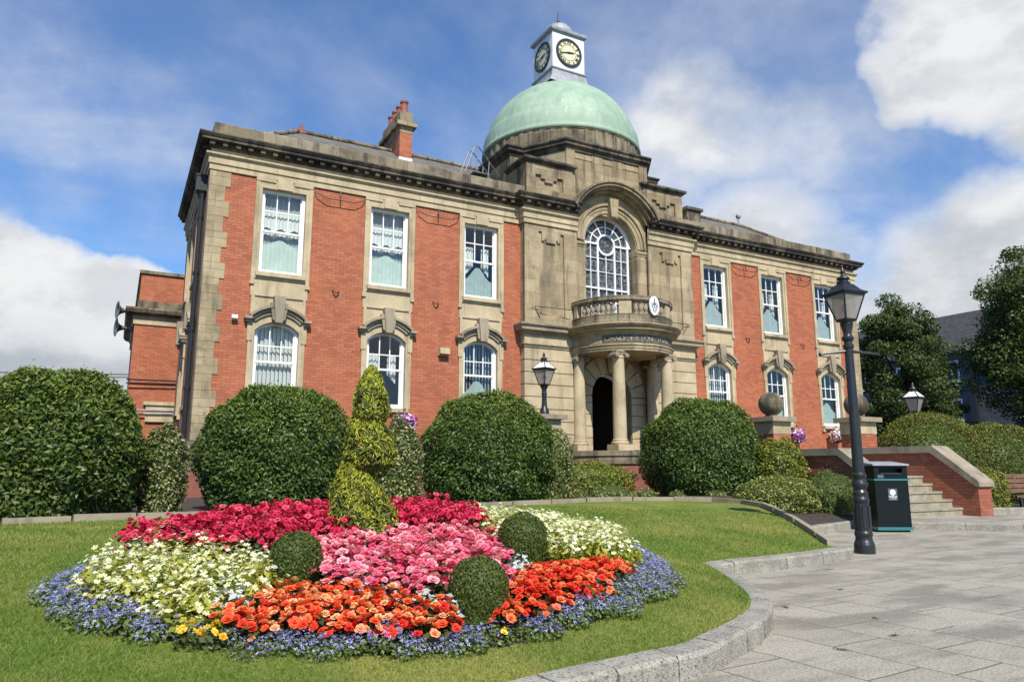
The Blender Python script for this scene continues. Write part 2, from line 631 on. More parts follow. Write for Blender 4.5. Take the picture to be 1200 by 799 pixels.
leaf_mat('leaf_box', [(0, (.028, .048, .010)), (.5, (.070, .100, .018)), (1, (.14, .16, .03))], .15, .5)
leaf_mat('leaf_tree', [(0, (.034, .056, .016)), (.6, (.070, .105, .027)), (1, (.115, .15, .04))], .25, .5)
leaf_mat('leaf_tree_bright', [(0, (.038, .062, .017)), (.6, (.080, .118, .028)), (1, (.13, .165, .042))], .25, .5)
leaf_mat('leaf_begonia', [(0, (.035, .055, .016)), (.6, (.07, .10, .025)), (1, (.12, .11, .04))], .2, .4)
leaf_mat('leaf_lime', [(0, (.17, .21, .025)), (.5, (.33, .34, .045)), (1, (.50, .43, .08))], .3, .5)
leaf_mat('leaf_lobelia', [(0, (.07, .115, .024)), (1, (.19, .235, .07))], .25, .5)
leaf_mat('leaf_silver', [(0, (.33, .36, .33)), (1, (.58, .60, .56))], .1, .8)
leaf_mat('bloom_orange', [(0, (.66, .028, .018)), (.38, (.80, .075, .026)), (.55, (.86, .17, .045)), (.72, (.88, .34, .15)), (.90, (.88, .50, .24)), (1, (.90, .62, .10))], .25, .6)
leaf_mat('bloom_red_orange', [(0, (.64, .020, .016)), (.4, (.75, .05, .022)), (.7, (.83, .13, .04)), (1, (.87, .31, .12))], .25, .6)
leaf_mat('bloom_pink', [(0, (.66, .05, .13)), (.3, (.78, .11, .22)), (.65, (.85, .25, .35)), (1, (.90, .52, .56))], .25, .6)
leaf_mat('bloom_crimson', [(0, (.46, .010, .05)), (.5, (.64, .028, .085)), (.85, (.74, .08, .145)), (1, (.80, .20, .25))], .2, .6)
leaf_mat('bloom_cream', [(0, (.66, .64, .30)), (.5, (.80, .79, .52)), (1, (.86, .86, .70))], .25, .6)
leaf_mat('bloom_blue', [(0, (.12, .10, .40)), (.4, (.22, .22, .54)), (.7, (.38, .40, .68)), (1, (.62, .63, .82))], .25, .6)
leaf_mat('bloom_magenta', [(0, (.26, .03, .26)), (.55, (.45, .10, .42)), (.70, (.80, .74, .78)), (1, (.88, .85, .86))], .25, .6)
leaf_mat('bloom_white', [(0, (.45, .05, .28)), (.22, (.62, .20, .42)), (.35, (.85, .80, .82)), (1, (.9, .88, .88))], .25, .6)


# ------------------------------------------------------------------ geometry helpers
class MB:
    """collects shapes in world (or thing-local) coordinates and links them as ONE mesh object"""
    def __init__(s, M=None):
        s.v, s.f, s.mi = [], [], []
        s.M = M
        s.cm = 0

    def vert(s, p):
        if s.M is not None:
            p = s.M @ Vector(p)
        s.v.append((p[0], p[1], p[2]))
        return len(s.v) - 1

    def face(s, pts):
        ids = [s.vert(p) for p in pts]
        s.f.append(ids)
        s.mi.append(s.cm)

    def fi(s, ids):
        s.f.append(list(ids))
        s.mi.append(s.cm)

    def box(s, x0, x1, y0, y1, z0, z1):
        i = [s.vert(p) for p in ((x0, y0, z0), (x1, y0, z0), (x1, y1, z0), (x0, y1, z0),
                                 (x0, y0, z1), (x1, y0, z1), (x1, y1, z1), (x0, y1, z1))]
        for q in ((0, 3, 2, 1), (4, 5, 6, 7), (0, 1, 5, 4), (1, 2, 6, 5), (2, 3, 7, 6), (3, 0, 4, 7)):
            s.fi([i[k] for k in q])

    def prism_y(s, poly, y0, y1):
        """poly of (x,z) extruded along y"""
        a = [s.vert((x, y0, z)) for x, z in poly]
        b = [s.vert((x, y1, z)) for x, z in poly]
        n = len(poly)
        s.fi(a)
        s.fi(b[::-1])
        for k in range(n):
            s.fi([a[k], b[k], b[(k + 1) % n], a[(k + 1) % n]])

    def prism_x(s, poly, x0, x1):
        """poly of (y,z) extruded along x"""
        a = [s.vert((x0, y, z)) for y, z in poly]
        b = [s.vert((x1, y, z)) for y, z in poly]
        n = len(poly)
        s.fi(a)
        s.fi(b[::-1])
        for k in range(n):
            s.fi([a[k], b[k], b[(k + 1) % n], a[(k + 1) % n]])

    def prism_z(s, poly, z0, z1, cap0=True, cap1=True):
        a = [s.vert((x, y, z0)) for x, y in poly]
        b = [s.vert((x, y, z1)) for x, y in poly]
        n = len(poly)
        if cap0:
            s.fi(a[::-1])
        if cap1:
            s.fi(b)
        for k in range(n):
            s.fi([a[k], a[(k + 1) % n], b[(k + 1) % n], b[k]])

    def lathe(s, prof, cx=0, cy=0, n=24, a0=0, a1=2 * PI, cap=True):
        full = abs(a1 - a0 - 2 * PI) < 1e-6
        m = n if full else n + 1
        rings = []
        for r, z in prof:
            rings.append([s.vert((cx + r * math.cos(a0 + (a1 - a0) * k / n), cy + r * math.sin(a0 + (a1 - a0) * k / n), z)) for k in range(m)])
        for A, B in zip(rings[:-1], rings[1:]):
            for k in range(n):
                k2 = (k + 1) % m
                s.fi([A[k], A[k2], B[k2], B[k]])
        if cap and full:
            s.fi(rings[0][::-1])
            s.fi(rings[-1])

    def tube(s, pts, r, n=8, cap=True):
        pts = [Vector(p) for p in pts]
        rr = r if isinstance(r, (list, tuple)) else [r] * len(pts)
        rings = []
        up = None
        for i, p in enumerate(pts):
            t = (pts[min(i + 1, len(pts) - 1)] - pts[max(i - 1, 0)]).normalized()
            if up is None:
                up = t.orthogonal().normalized()
            up = (up - t * up.dot(t)).normalized()
            w = t.cross(up)
            rings.append([s.vert(p + (up * math.cos(2 * PI * k / n) + w * math.sin(2 * PI * k / n)) * rr[i]) for k in range(n)])
        for A, B in zip(rings[:-1], rings[1:]):
            for k in range(n):
                s.fi([A[k], A[(k + 1) % n], B[(k + 1) % n], B[k]])
        if cap:
            s.fi(rings[0][::-1])
            s.fi(rings[-1])

    def sphere(s, c, r, nu=20, nv=12, sz=1.0):
        prof = [(r * math.sin(PI * k / nv) + 1e-4, c[2] - r * sz * math.cos(PI * k / nv)) for k in range(nv + 1)]
        s.lathe(prof, c[0], c[1], nu, cap=False)

    def sweep(s, path, prof, closed=False, caps=True):
        """profile of (out, z) carried along a plan polyline with mitred corners; out is to the right of travel"""
        n = len(path)
        rings = []
        for i, (x, y) in enumerate(path):
            def nrm(a, b):
                d = Vector((b[0] - a[0], b[1] - a[1]))
                d.normalize()
                return Vector((d.y, -d.x))
            if closed:
                n1, n2 = nrm(path[i - 1], path[i]), nrm(path[i], path[(i + 1) % n])
            else:
                n1 = nrm(path[i - 1], path[i]) if i else None
                n2 = nrm(path[i], path[i + 1]) if i < n - 1 else None
                n1 = n1 or n2
                n2 = n2 or n1
            b = (n1 + n2)
            b = b / max(b.length_squared / 2, 1e-6) if b.length > 1e-6 else n1
            rings.append([s.vert((x + b.x * o, y + b.y * o, z)) for o, z in prof])
        m = len(prof)
        rng_ = range(n if closed else n - 1)
        for i in rng_:
            A, B = rings[i], rings[(i + 1) % n]
            for k in range(m - 1):
                s.fi([A[k], B[k], B[k + 1], A[k + 1]])
        if caps and not closed:
            s.fi(rings[0])
            s.fi(rings[-1][::-1])

    def arch_wall(s, x0, x1, zb, zt, top, yf, yb, ob=None, back=False, sill=False):
        """wall panel at y=yf with one opening; top: points (x,z) left to right along the head of the opening; reveals run to yb"""
        xl, xr = top[0][0], top[-1][0]
        ob = zb if ob is None else ob
        F = lambda a: s.face([(x, yf, z) for x, z in a])
        if xl > x0:
            F([(x0, zb), (xl, zb), (xl, zt), (x0, zt)])
        if x1 > xr:
            F([(xr, zb), (x1, zb), (x1, zt), (xr, zt)])
        if ob > zb:
            F([(xl, zb), (xr, zb), (xr, ob), (xl, ob)])
        for (ax, az_), (bx, bz) in zip(top[:-1], top[1:]):
            F([(ax, az_), (bx, bz), (bx, zt), (ax, zt)])
            s.face([(ax, yf, az_), (ax, yb, az_), (bx, yb, bz), (bx, yf, bz)])
        s.face([(xl, yf, ob), (xl, yb, ob), (xl, yb, top[0][1]), (xl, yf, top[0][1])])
        s.face([(xr, yf, ob), (xr, yf, top[-1][1]), (xr, yb, top[-1][1]), (xr, yb, ob)])
        if sill:
            s.face([(xl, yf, ob), (xr, yf, ob), (xr, yb, ob), (xl, yb, ob)])

    def arc_band(s, cx, cz, r0, r1, y0, y1, a0, a1, n=16):
        """solid band along an arc in the xz plane, y0 front, y1 back"""
        P = lambda r, a: (cx + r * math.cos(a), cz + r * math.sin(a))
        prev = None
        for k in range(n + 1):
            a = a0 + (a1 - a0) * k / n
            q = []
            for r in (r0, r1):
                x, z = P(r, a)
                q += [s.vert((x, y0, z)), s.vert((x, y1, z))]
            if prev:
                s.fi([prev[0], q[0], q[2], prev[2]])
                s.fi([prev[2], q[2], q[3], prev[3]])
                s.fi([prev[0], prev[1], q[1], q[0]])
                s.fi([prev[1], prev[3], q[3], q[1]])
            else:
                s.fi([q[0], q[2], q[3], q[1]])
            prev = q
        s.fi([prev[0], prev[1], prev[3], prev[2]])

    def build(s, name, mats, parent=None, smooth=False, origin=None):
        o = Vector(origin) if origin is not None else (Vector(parent_world(parent)) if parent is not None else Vector((0, 0, 0)))
        me = bpy.data.meshes.new(name)
        me.from_pydata([(v[0] - o.x, v[1] - o.y, v[2] - o.z) for v in s.v], [], s.f)
        if isinstance(mats, str):
            mats = [mats]
        for m in mats:
            me.materials.append(MATS[m])
        if len(mats) > 1:
            me.polygons.foreach_set('material_index', s.mi)
        bm = bmesh.new()
        bm.from_mesh(me)
        bmesh.ops.recalc_face_normals(bm, faces=bm.faces)
        bm.to_mesh(me)
        bm.free()
        if smooth:
            me.polygons.foreach_set('use_smooth', [True] * len(me.polygons))
            try:
                me.set_sharp_from_angle(angle=R(35))
            except Exception:
                pass
        ob = bpy.data.objects.new(name, me)
        COL.objects.link(ob)
        if parent is not None:
            ob.parent = parent
        elif origin is not None:
            ob.location = o
        return ob


def parent_world(p):
    v = Vector((0, 0, 0))
    while p is not None:
        v += p.location
        p = p.parent
    return v


def tag(o, label=None, cat=None, group=None, kind=None):
    if label:
        o['label'] = label
    if cat:
        o['category'] = cat
    if group:
        o['group'] = group
    if kind:
        o['kind'] = kind
    return o


def empty(name, loc, label, cat, group=None, rz=0.0):
    o = bpy.data.objects.new(name, None)
    COL.objects.link(o)
    o.location = loc
    o.rotation_euler = (0, 0, rz)
    return tag(o, label, cat, group)


def copy_tree(o, parent=None):
    c = o.copy()
    COL.objects.link(c)
    c.parent = parent
    for ch in [q for q in bpy.data.objects if q.parent == o]:
        copy_tree(ch, c)
    return c


def np_mesh(name, verts, k, mat, parent=None, smooth=False):
    """fast mesh from an (n*k,3) array: every k vertices are one face"""
    verts = np.asarray(verts, dtype=np.float32)
    n = len(verts) // k
    me = bpy.data.meshes.new(name)
    me.vertices.add(n * k)
    me.vertices.foreach_set('co', verts.ravel())
    me.loops.add(n * k)
    me.loops.foreach_set('vertex_index', np.arange(n * k, dtype=np.int32))
    me.polygons.add(n)
    me.polygons.foreach_set('loop_start', np.arange(0, n * k, k, dtype=np.int32))
    me.update(calc_edges=True)
    me.materials.append(MATS[mat])
    o = bpy.data.objects.new(name, me)
    COL.objects.link(o)
    if parent is not None:
        o.parent = parent
    return o


def unit(a):
    return a / np.maximum(np.linalg.norm(a, axis=-1, keepdims=True), 1e-9)


def leaves(P, Nn, L, W, jitter=.6, fold=.12, rg=rng, droop=0.0):
    """rhombic leaves at points P facing roughly along Nn; returns (n*4,3)"""
    n = len(P)
    nn = unit(Nn + rg.normal(0, jitter, (n, 3)))
    t = rg.normal(0, 1, (n, 3))
    t[:, 2] -= droop
    t = unit(t - nn * np.sum(t * nn, 1, keepdims=True))
    b = np.cross(nn, t)
    L = L * rg.uniform(.65, 1.25, (n, 1))
    W = W * rg.uniform(.7, 1.2, (n, 1))
    q = np.stack([P - t * L / 2, P + b * W / 2 + nn * fold * W, P + t * L / 2, P - b * W / 2 + nn * fold * W], 1)
    return q.reshape(-1, 3)


_txt_cache = {}


def text_geo(body, size):
    """triangulated outline of a text, centred on its own box, as (verts, faces) in xy"""
    key = (body, size)
    if key in _txt_cache:
        return _txt_cache[key]
    cu = bpy.data.curves.new('lettering', 'FONT')
    cu.body = body
    cu.size = size
    cu.align_x = 'CENTER'
    cu.align_y = 'CENTER'
    cu.resolution_u = 2
    o = bpy.data.objects.new('lettering', cu)
    COL.objects.link(o)
    dg = bpy.context.evaluated_depsgraph_get()
    dg.update()
    me = bpy.data.meshes.new_from_object(o.evaluated_get(dg))
    vs = [tuple(v.co) for v in me.vertices]
    fs = [list(p.vertices) for p in me.polygons]
    bpy.data.objects.remove(o)
    bpy.data.curves.remove(cu)
    bpy.data.meshes.remove(me)
    _txt_cache[key] = (vs, fs)
    return vs, fs


def add_text(mb, body, size, fn):
    vs, fs = text_geo(body, size)
    ids = [mb.vert(fn(v[0], v[1])) for v in vs]
    for f in fs:
        mb.fi([ids[i] for i in f])


# ------------------------------------------------------------------ terrain
KERB = [(-18.2, -23.0), (-17.2, -20.6), (-16.2, -19.0), (-15.2, -18.1), (-14.2, -17.6), (-13.1, -17.28), (-12.5, -17.17), (-11.81, -17.07),
        (-10.95, -16.68), (-10.40, -16.29), (-10.02, -15.95), (-9.72, -15.55), (-9.42, -15.1), (-9.15, -14.7), (-8.92, -14.3), (-8.78, -13.99),
        (-7.92, -13.96), (-6.9, -13.82), (-5.86, -13.63)]
EDGE = [(-34, -15.5), (-24, -11.7), (-18.5, -10.3), (-16.31, -9.67), (-14.82, -9.35), (-12.0, -8.75), (-8.26, -7.92), (-6.2, -7.42), (-4.9, -7.35), (-4.0, -7.7),
        (-3.5, -8.4), (-3.42, -9.2), (-3.72, -10.0), (-4.3, -10.85), (-5.1, -12.0), (-5.75, -12.95), (-6.05, -13.40)]
KN = np.array(KERB)


def kerb_dist(x, y):
    a, b = KN[:-1], KN[1:]
    d = b - a
    t = np.clip(((x - a[:, 0]) * d[:, 0] + (y - a[:, 1]) * d[:, 1]) / (d ** 2).sum(1), 0, 1)
    return float(np.sqrt(((np.array([x, y]) - a - t[:, None] * d) ** 2).sum(1)).min())


BEDC = (-12.6, -13.95)
BED = [(-15.52, -15.32), (-15.38, -15.74), (-14.97, -16.23), (-14.42, -16.54), (-14.01, -16.69), (-13.56, -16.77), (-13.02, -16.74), (-12.23, -16.48), (-11.39, -16.07),
       (-10.75, -15.54), (-10.23, -14.67), (-9.69, -13.54), (-9.85, -12.9), (-10.3, -12.4), (-11.0, -12.2), (-12.0, -12.6), (-13.0, -12.8), (-13.9, -13.0), (-14.7, -13.4),
       (-15.2, -14.0), (-15.45, -14.7)]
BED_IN = [(-12.6 + (x + 12.6) * .985, -14.5 + (y + 14.5) * .98) for x, y in BED]


def lawn_z(x, y):
    return .148 + .45 * (1 - math.exp(-max(0.0, kerb_dist(x, y) - .16) / 2.6))


def bed_z(x, y):
    """soil of the bed: flush with the lawn at the rim, gently domed inside"""
    e = 9.0
    for (ax, ay), (bx, by) in zip(BED, BED[1:] + BED[:1]):
        dx, dy = bx - ax, by - ay
        t = max(0.0, min(1.0, ((x - ax) * dx + (y - ay) * dy) / (dx * dx + dy * dy)))
        e = min(e, math.hypot(x - ax - t * dx, y - ay - t * dy))
    if not inside(BED, x, y):
        e = 0.0
    r = math.hypot(x - BEDC[0], y - BEDC[1]) / 2.93
    return lawn_z(x, y) - .012 + min(1.0, e / .35) * (.032 + .16 * max(0.0, 1 - r * r))


def inside(poly, x, y):
    c = False
    n = len(poly)
    j = n - 1
    for i in range(n):
        if (poly[i][1] > y) != (poly[j][1] > y) and x < (poly[j][0] - poly[i][0]) * (y - poly[i][1]) / (poly[j][1] - poly[i][1]) + poly[i][0]:
            c = not c
        j = i
    return c


def offset_poly(path, d):
    out = []
    for i, p in enumerate(path):
        a = Vector(path[max(i - 1, 0)])
        b = Vector(path[min(i + 1, len(path) - 1)])
        t = (b - a).normalized()
        out.append((p[0] - t.y * d, p[1] + t.x * d))
    return out


def mesh_from(name, vs, fs, mat, kind='structure', smooth=False):
    me = bpy.data.meshes.new(name)
    me.from_pydata(vs, [], fs)
    me.materials.append(MATS[mat])
    if smooth:
        me.polygons.foreach_set('use_smooth', [True] * len(me.polygons))
    o = bpy.data.objects.new(name, me)
    COL.objects.link(o)
    return tag(o, kind=kind)


def build_ground():
    S = 900
    mesh_from('ground', [(-S, -S, -.02), (S, -S, -.02), (S, S, -.02), (-S, S, -.02)], [(0, 1, 2, 3)], 'asphalt')
    mesh_from('pavement', [(-40, -45, 0), (30, -45, 0), (30, -7, 0), (-40, -7, 0)], [(0, 1, 2, 3)], 'paving')
    # lawn, triangulated inside its outline
    inner = offset_poly(KERB, .165)
    outline = inner + EDGE[::-1]
    outline = [(-34, -24)] + outline if False else outline
    pts = [Vector(p) for p in outline]
    n = len(pts)
    edges = [(i, (i + 1) % n) for i in range(n)]
    for x in np.arange(-33, -3, .22 if True else .4):
        for y in np.arange(-22.5, -7, .22):
            if x < -19 and (int(round(x / .22)) % 4 or int(round(y / .22)) % 4):
                continue
            if inside(outline, x, y):
                pts.append(Vector((x + random.uniform(-.02, .02), y + random.uniform(-.02, .02))))
    vs, es, fs, *_ = delaunay_2d_cdt(pts, edges, [], 1, 1e-4)
    mesh_from('lawn', [(v.x, v.y, lawn_z(v.x, v.y)) for v in vs], [list(f) for f in fs], 'lawn', smooth=True)
    # garden soil behind the edging, up to the building
    vs, fs = [], []
    back = [(x, y) for x, y in EDGE]
    far = []
    for i, (x, y) in enumerate(back):
        far.append((max(-34, x * 1.0 + (0 if x < -6 else 5.2)), .2 if i < 9 else y + .6))
    gp = back[:9] + [(-4.0, -7.7), (-3.5, -8.4), (-3.42, -9.2), (-3.72, -10.0), (-4.3, -10.85), (-5.1, -12.0), (-5.75, -12.95), (-6.05, -13.40),
                     (-5.95, -13.05), (-5.2, -12.0), (-4.55, -11.25), (-3.0, -10.75), (-1.6, -10.2), (-.4, -9.75), (.45, -9.4), (.45, 0), (-13.3, .2), (-13.3, 9), (-34, 9)]
    pts = [Vector(p) for p in gp]
    n = len(pts)
    edges = [(i, (i + 1) % n) for i in range(n)]
    for x in np.arange(-33, .4, .5):
        for y in np.arange(-13.3, 8.9, .5):
            if inside(gp, x, y):
                pts.append(Vector((x + random.uniform(-.1, .1), y + random.uniform(-.1, .1))))
    vv, es, fs, *_ = delaunay_2d_cdt(pts, edges, [], 1, 1e-4)

    def soil_z(x, y):
        # falls to the pavement by the litter bin
        d = min(1.0, max(0.0, ((y + 10.6) + .42 * (-x - 1.0)*.6) / 2.6))
        b = lawn_z(x, y) if x < -5 else .55
        low = .10 if x > -5.0 else lawn_z(x, y)
        z = low + (.56 - low) * d if x > -6 else .56
        if y < -11.4 and x < -5:
            z = min(z, lawn_z(x, y))
        return z - .03 + .03 * mnoise.noise((x * 1.7, y * 1.7, 0))
    mesh_from('soil', [(v.x, v.y, soil_z(v.x, v.y)) for v in vv], [list(f) for f in fs], 'soil', smooth=True)
    # kerb stones along the pavement
    mb = MB()
    path = []
    for (ax, ay), (bx, by) in zip(KERB[:-1], KERB[1:]):
        L = math.hypot(bx - ax, by - ay)
        k = max(1, int(L / .1))
        path += [(ax + (bx - ax) * i / k, ay + (by - ay) * i / k) for i in range(k)]
    path.append(KERB[-1])
    cum = [0]
    for a, b in zip(path[:-1], path[1:]):
        cum.append(cum[-1] + math.hypot(b[0] - a[0], b[1] - a[1]))

    def at(s):
        i = max(0, min(len(path) - 2, int(np.searchsorted(cum, s)) - 1))
        t = (s - cum[i]) / max(cum[i + 1] - cum[i], 1e-6)
        return (path[i][0] + (path[i + 1][0] - path[i][0]) * t, path[i][1] + (path[i + 1][1] - path[i][1]) * t)
    s = 0
    while s < cum[-1] - .1:
        e = min(s + (.46 if s < 10.5 else .92) * random.uniform(.9, 1.1), cum[-1])
        n = max(2, int((e - s) / .15))
        pp = [at(s + .008 + (e - s - .016) * i / n) for i in range(n + 1)]
        dz = random.uniform(-.008, .008)
        dy = random.uniform(-.008, .008)
        prof = [(.0 + dy, -.05), (.0 + dy, .125 + dz), (-.022 + dy, .15 + dz), (-.185, .157 + dz), (-.20, .13), (-.20, -.05)]
        mb.sweep(pp, prof)
        s = e
    tag(mb.build('kerb', 'kerb_stone'), kind='structure')
    mb = MB()
    mb.sweep([(-4.75, -11.5), (-4.5, -11.2), (-3.0, -10.7), (-1.6, -10.15), (-.4, -9.7), (.45, -9.35)], [(.1, -.05), (.1, .15), (.08, .17), (-.1, .17), (-.1, -.05)])
    tag(mb.build('border_kerb', 'kerb_stone'), kind='structure')
    # stone edging of the shrub border: low blocks set on edge
    mb = MB()
    mb2 = MB()
    for (ax, ay), (bx, by) in zip(EDGE[2:-1], EDGE[3:]):
        L = math.hypot(bx - ax, by - ay)
        k = max(1, round(L / .95))
        for i in range(k):
            p = (ax + (bx - ax) * (i + .02) / k, ay + (by - ay) * (i + .02) / k)
            q = (ax + (bx - ax) * (i + .98) / k, ay + (by - ay) * (i + .98) / k)
            z0, z1 = lawn_z(*p), lawn_z(*q)
            t = Vector((q[0] - p[0], q[1] - p[1])).normalized()
            nx, ny = -t.y, t.x
            h = .085 + random.uniform(-.01, .012)
            c = []
            for (x, y), z in ((p, z0), (q, z1)):
                for o in (-.035, .05):
                    for zz in (z - .12, z + h):
                        c.append(mb.vert((x + nx * o, y + ny * o, zz)))
            for f in ((0, 1, 3, 2), (4, 6, 7, 5), (0, 4, 5, 1), (2, 3, 7, 6), (1, 5, 7, 3), (0, 2, 6, 4)):
                mb.fi([c[j] for j in f])
    tag(mb.build('garden_edging', 'stone_coping'), kind='structure')


build_ground()

# raised pavement on the right with its kerb (runs obliquely), and steps
RK = [(-.15, -10.72), (1.18, -12.27), (3.2, -14.6), (9, -21.3), (16, -29)]


def build_upper_pavement():
    mb = MB()
    poly = RK + [(30, -29), (30, -5), (-.15, -5)]
    mb.prism_z([(x, y) for x, y in offset_poly(RK, .16)] + poly[len(RK):], -.04, .132)
    tag(mb.build('upper_pavement', 'paving'), kind='structure')
    mb = MB()
    for (ax, ay), (bx, by) in zip(RK[:-1], RK[1:]):
        L = math.hypot(bx - ax, by - ay)
        k = max(1, round(L / .95))
        for i in range(k):
            p = (ax + (bx - ax) * (i + .006) / k, ay + (by - ay) * (i + .006) / k)
            q = (ax + (bx - ax) * (i + .994) / k, ay + (by - ay) * (i + .994) / k)
            mb.sweep([p, q], [(0, -.05), (0, .125), (-.015, .14), (-.155, .142), (-.155, -.05)])
    tag(mb.build('upper_kerb', 'kerb_stone'), kind='structure')
    # low garden kerb right of the stair wall
    mb = MB()
    mb.sweep([(3.92, -9.95), (6.0, -10.9), (9.5, -12.2)], [(.12, .1), (.12, .29), (.10, .31), (-.1, .31), (-.1, .1)])
    tag(mb.build('garden_kerb', 'kerb_stone'), kind='structure')
    mb = MB()
    mb.prism_z([(3.9, -9.9), (6.0, -10.85), (9.5, -12.1), (20, -12), (20, 2), (3.9, 2)], -.02, .27)
    tag(mb.build('raised_soil', 'soil'), kind='structure')


build_upper_pavement()


def build_grass():
    """mown blades on the lawn, denser near the path"""
    outline = offset_poly(KERB, .185) + EDGE[::-1]
    P = []
    want = 210000
    cx, cy = -15.157, -20.7
    # candidates in polar coordinates about the foreground: density falls with distance
    while len(P) < want:
        n = 60000
        r = np.exp(rng.uniform(math.log(3.2), math.log(14.5), n))
        a = rng.uniform(R(-12), R(66), n)
        x = cx + r * np.sin(a)
        y = cy + r * np.cos(a)
        for q, w in zip(x, y):
            if inside(outline, q, w):
                if not inside(BED_IN, q, w):
                    P.append((q, w))
    P = np.array(P[:want])
    # lawn height on a coarse grid then bilinear
    gx = np.arange(-22, -2.5, .15)
    gy = np.arange(-22.5, -5.5, .15)
    Z = np.array([[lawn_z(a, b) for b in gy] for a in gx])
    ix = (P[:, 0] - gx[0]) / .15
    iy = (P[:, 1] - gy[0]) / .15
    i, j = ix.astype(int), iy.astype(int)
    fx, fy = ix - i, iy - j
    z = Z[i, j] * (1 - fx) * (1 - fy) + Z[i + 1, j] * fx * (1 - fy) + Z[i, j + 1] * (1 - fx) * fy + Z[i + 1, j + 1] * fx * fy
    n = len(P)
    d = np.hypot(P[:, 0] - cx, P[:, 1] - cy)
    h = rng.uniform(.012, .030, n) * np.clip(.9 + .03 * d, 1, 1.3)
    w = .0022 * np.clip(d / 4, 1, 3)
    a = rng.uniform(0, 2 * PI, n)
    lean = rng.normal(0, .016, (n, 2))
    B = np.stack([P[:, 0], P[:, 1], z - .003], 1)
    side = np.stack([np.cos(a) * w, np.sin(a) * w, np.zeros(n)], 1)
    tip = B + np.stack([lean[:, 0], lean[:, 1], h], 1)
    V = np.stack([B - side, B + side, tip], 1).reshape(-1, 3)
    o = np_mesh('grass', V, 3, 'grass_blade')
    tag(o, 'short mown green grass of the lawn round the flower bed', 'grass', kind='stuff')


build_grass()


# ------------------------------------------------------------------ the town hall
HX = 13.44           # half length of the facade
BAYS = [-11.434, -8.25, -5.12, 5.12, 8.25, 11.434]
BW = .78
hall = empty('town_hall', (0, 0, .5), 'red brick and buff stone town hall with green copper dome and white clock turret', 'building')


def seg_head(w, spring, crown, n=8):
    rise = crown - spring
    rad = (w * w + rise * rise) / (2 * rise)
    cz = crown - rad
    out = []
    for k in range(n + 1):
        x = -w + 2 * w * k / n
        out.append((x, cz + math.sqrt(rad * rad - x * x)))
    return out


def side_matrix(yc):
    return Matrix(((0, 1, 0, -HX), (-1, 0, 0, yc), (0, 0, 1, 0), (0, 0, 0, 1)))


def surround(M, parent=hall):
    mb = MB(M)
    W = BW
    mb.arch_wall(-W, W, 5.98, 9.42, [(-.613, 9.14), (.613, 9.14)], -.03, .22, ob=6.67, sill=True)
    mb.face([(-W, -.03, 5.98), (-W, .02, 5.98), (-W, .02, 9.42), (-W, -.03, 9.42)])
    mb.face([(W, -.03, 5.98), (W, .02, 5.98), (W, .02, 9.42), (W, -.03, 9.42)])
    for s in (-1, 1):
        a, b = sorted((s * .70, s * .80))
        mb.box(a, b, -.06, -.0, 6.40, 9.30)
        a, b = sorted((s * .26, s * .80))
        mb.box(a, b, -.062, -.0, 9.325, 9.412)
        a, b = sorted((s * .70, s * .82))
        mb.box(a, b, -.075, -.0, 6.30, 6.40)
    mb.box(-.21, .21, -.07, 0, 9.15, 9.413)
    mb.box(-.68, .68, -.13, 0, 6.55, 6.668)
    mb.box(-.72, .72, -.065, 0, 6.48, 6.55)
    mb.box(-.60, .60, -.05, 0, 6.03, 6.42)
    mb.box(-.66, .66, -.07, 0, 5.98, 6.025)
    # lower window with a flat segmental head
    head = seg_head(.60, 5.02, 5.29)
    W = .745
    mb.arch_wall(-W, W, 2.98, 5.98, head, -.03, .22, ob=3.02, sill=True)
    mb.face([(-W, -.03, 2.98), (-W, .02, 2.98), (-W, .02, 5.98), (-W, -.03, 5.98)])
    mb.face([(W, -.03, 2.98), (W, .02, 2.98), (W, .02, 5.98), (W, -.03, 5.98)])
    for s in (-1, 1):
        a, b = sorted((s * .66, s * .80))
        mb.box(a, b, -.055, 0, 4.72, 5.30)
        a, b = sorted((s * .735, s * .765))
        mb.box(a, b, -.045, 0, 3.02, 4.72)
    mb.box(-.70, .70, -.14, 0, 2.90, 3.018)
    for s in (-1, 1):
        a, b = sorted((s * .62, s * .74))
        mb.box(a, b, -.09, 0, 2.78, 2.90)
    mb.build('window_surround', 'stone_plain', parent)
    # hood mould and keystone
    mb = MB(M)
    rad, cz = 1.03, 4.64
    a0 = math.asin(.66 / rad)
    for s in (-1, 1):
        aa, bb = PI / 2 + s * .14, PI / 2 + s * a0 * 1.12
        a, b = min(aa, bb), max(aa, bb)
        mb.arc_band(0, cz, rad, rad + .075, -.21, .0, a, b, 8)
        mb.arc_band(0, cz, rad - .09, rad - .003, -.13, .0, a, b, 8)
        mb.arc_band(0, cz, rad - .17, rad - .093, -.085, .0, a, b, 8)
        a, b = sorted((s * .70, s * .90))
        mb.box(a, b, -.212, 0, 5.30, 5.375)
        a, b = sorted((s * .70, s * .865))
        mb.box(a, b, -.14, 0, 5.22, 5.297)
    mb.prism_y([(-.10, 5.24), (.10, 5.24), (.165, 5.99), (-.165, 5.99)], -.25, 0)
    for s in (-1, 1):
        pts = [(s * .105, 5.30), (s * .17, 5.34), (s * .235, 5.72), (s * .235, 5.80), (s * .15, 5.80)]
        mb.prism_y(pts if s > 0 else pts[::-1], -.19, 0)
    mb.build('hood_mould', 'stone_coping', parent)


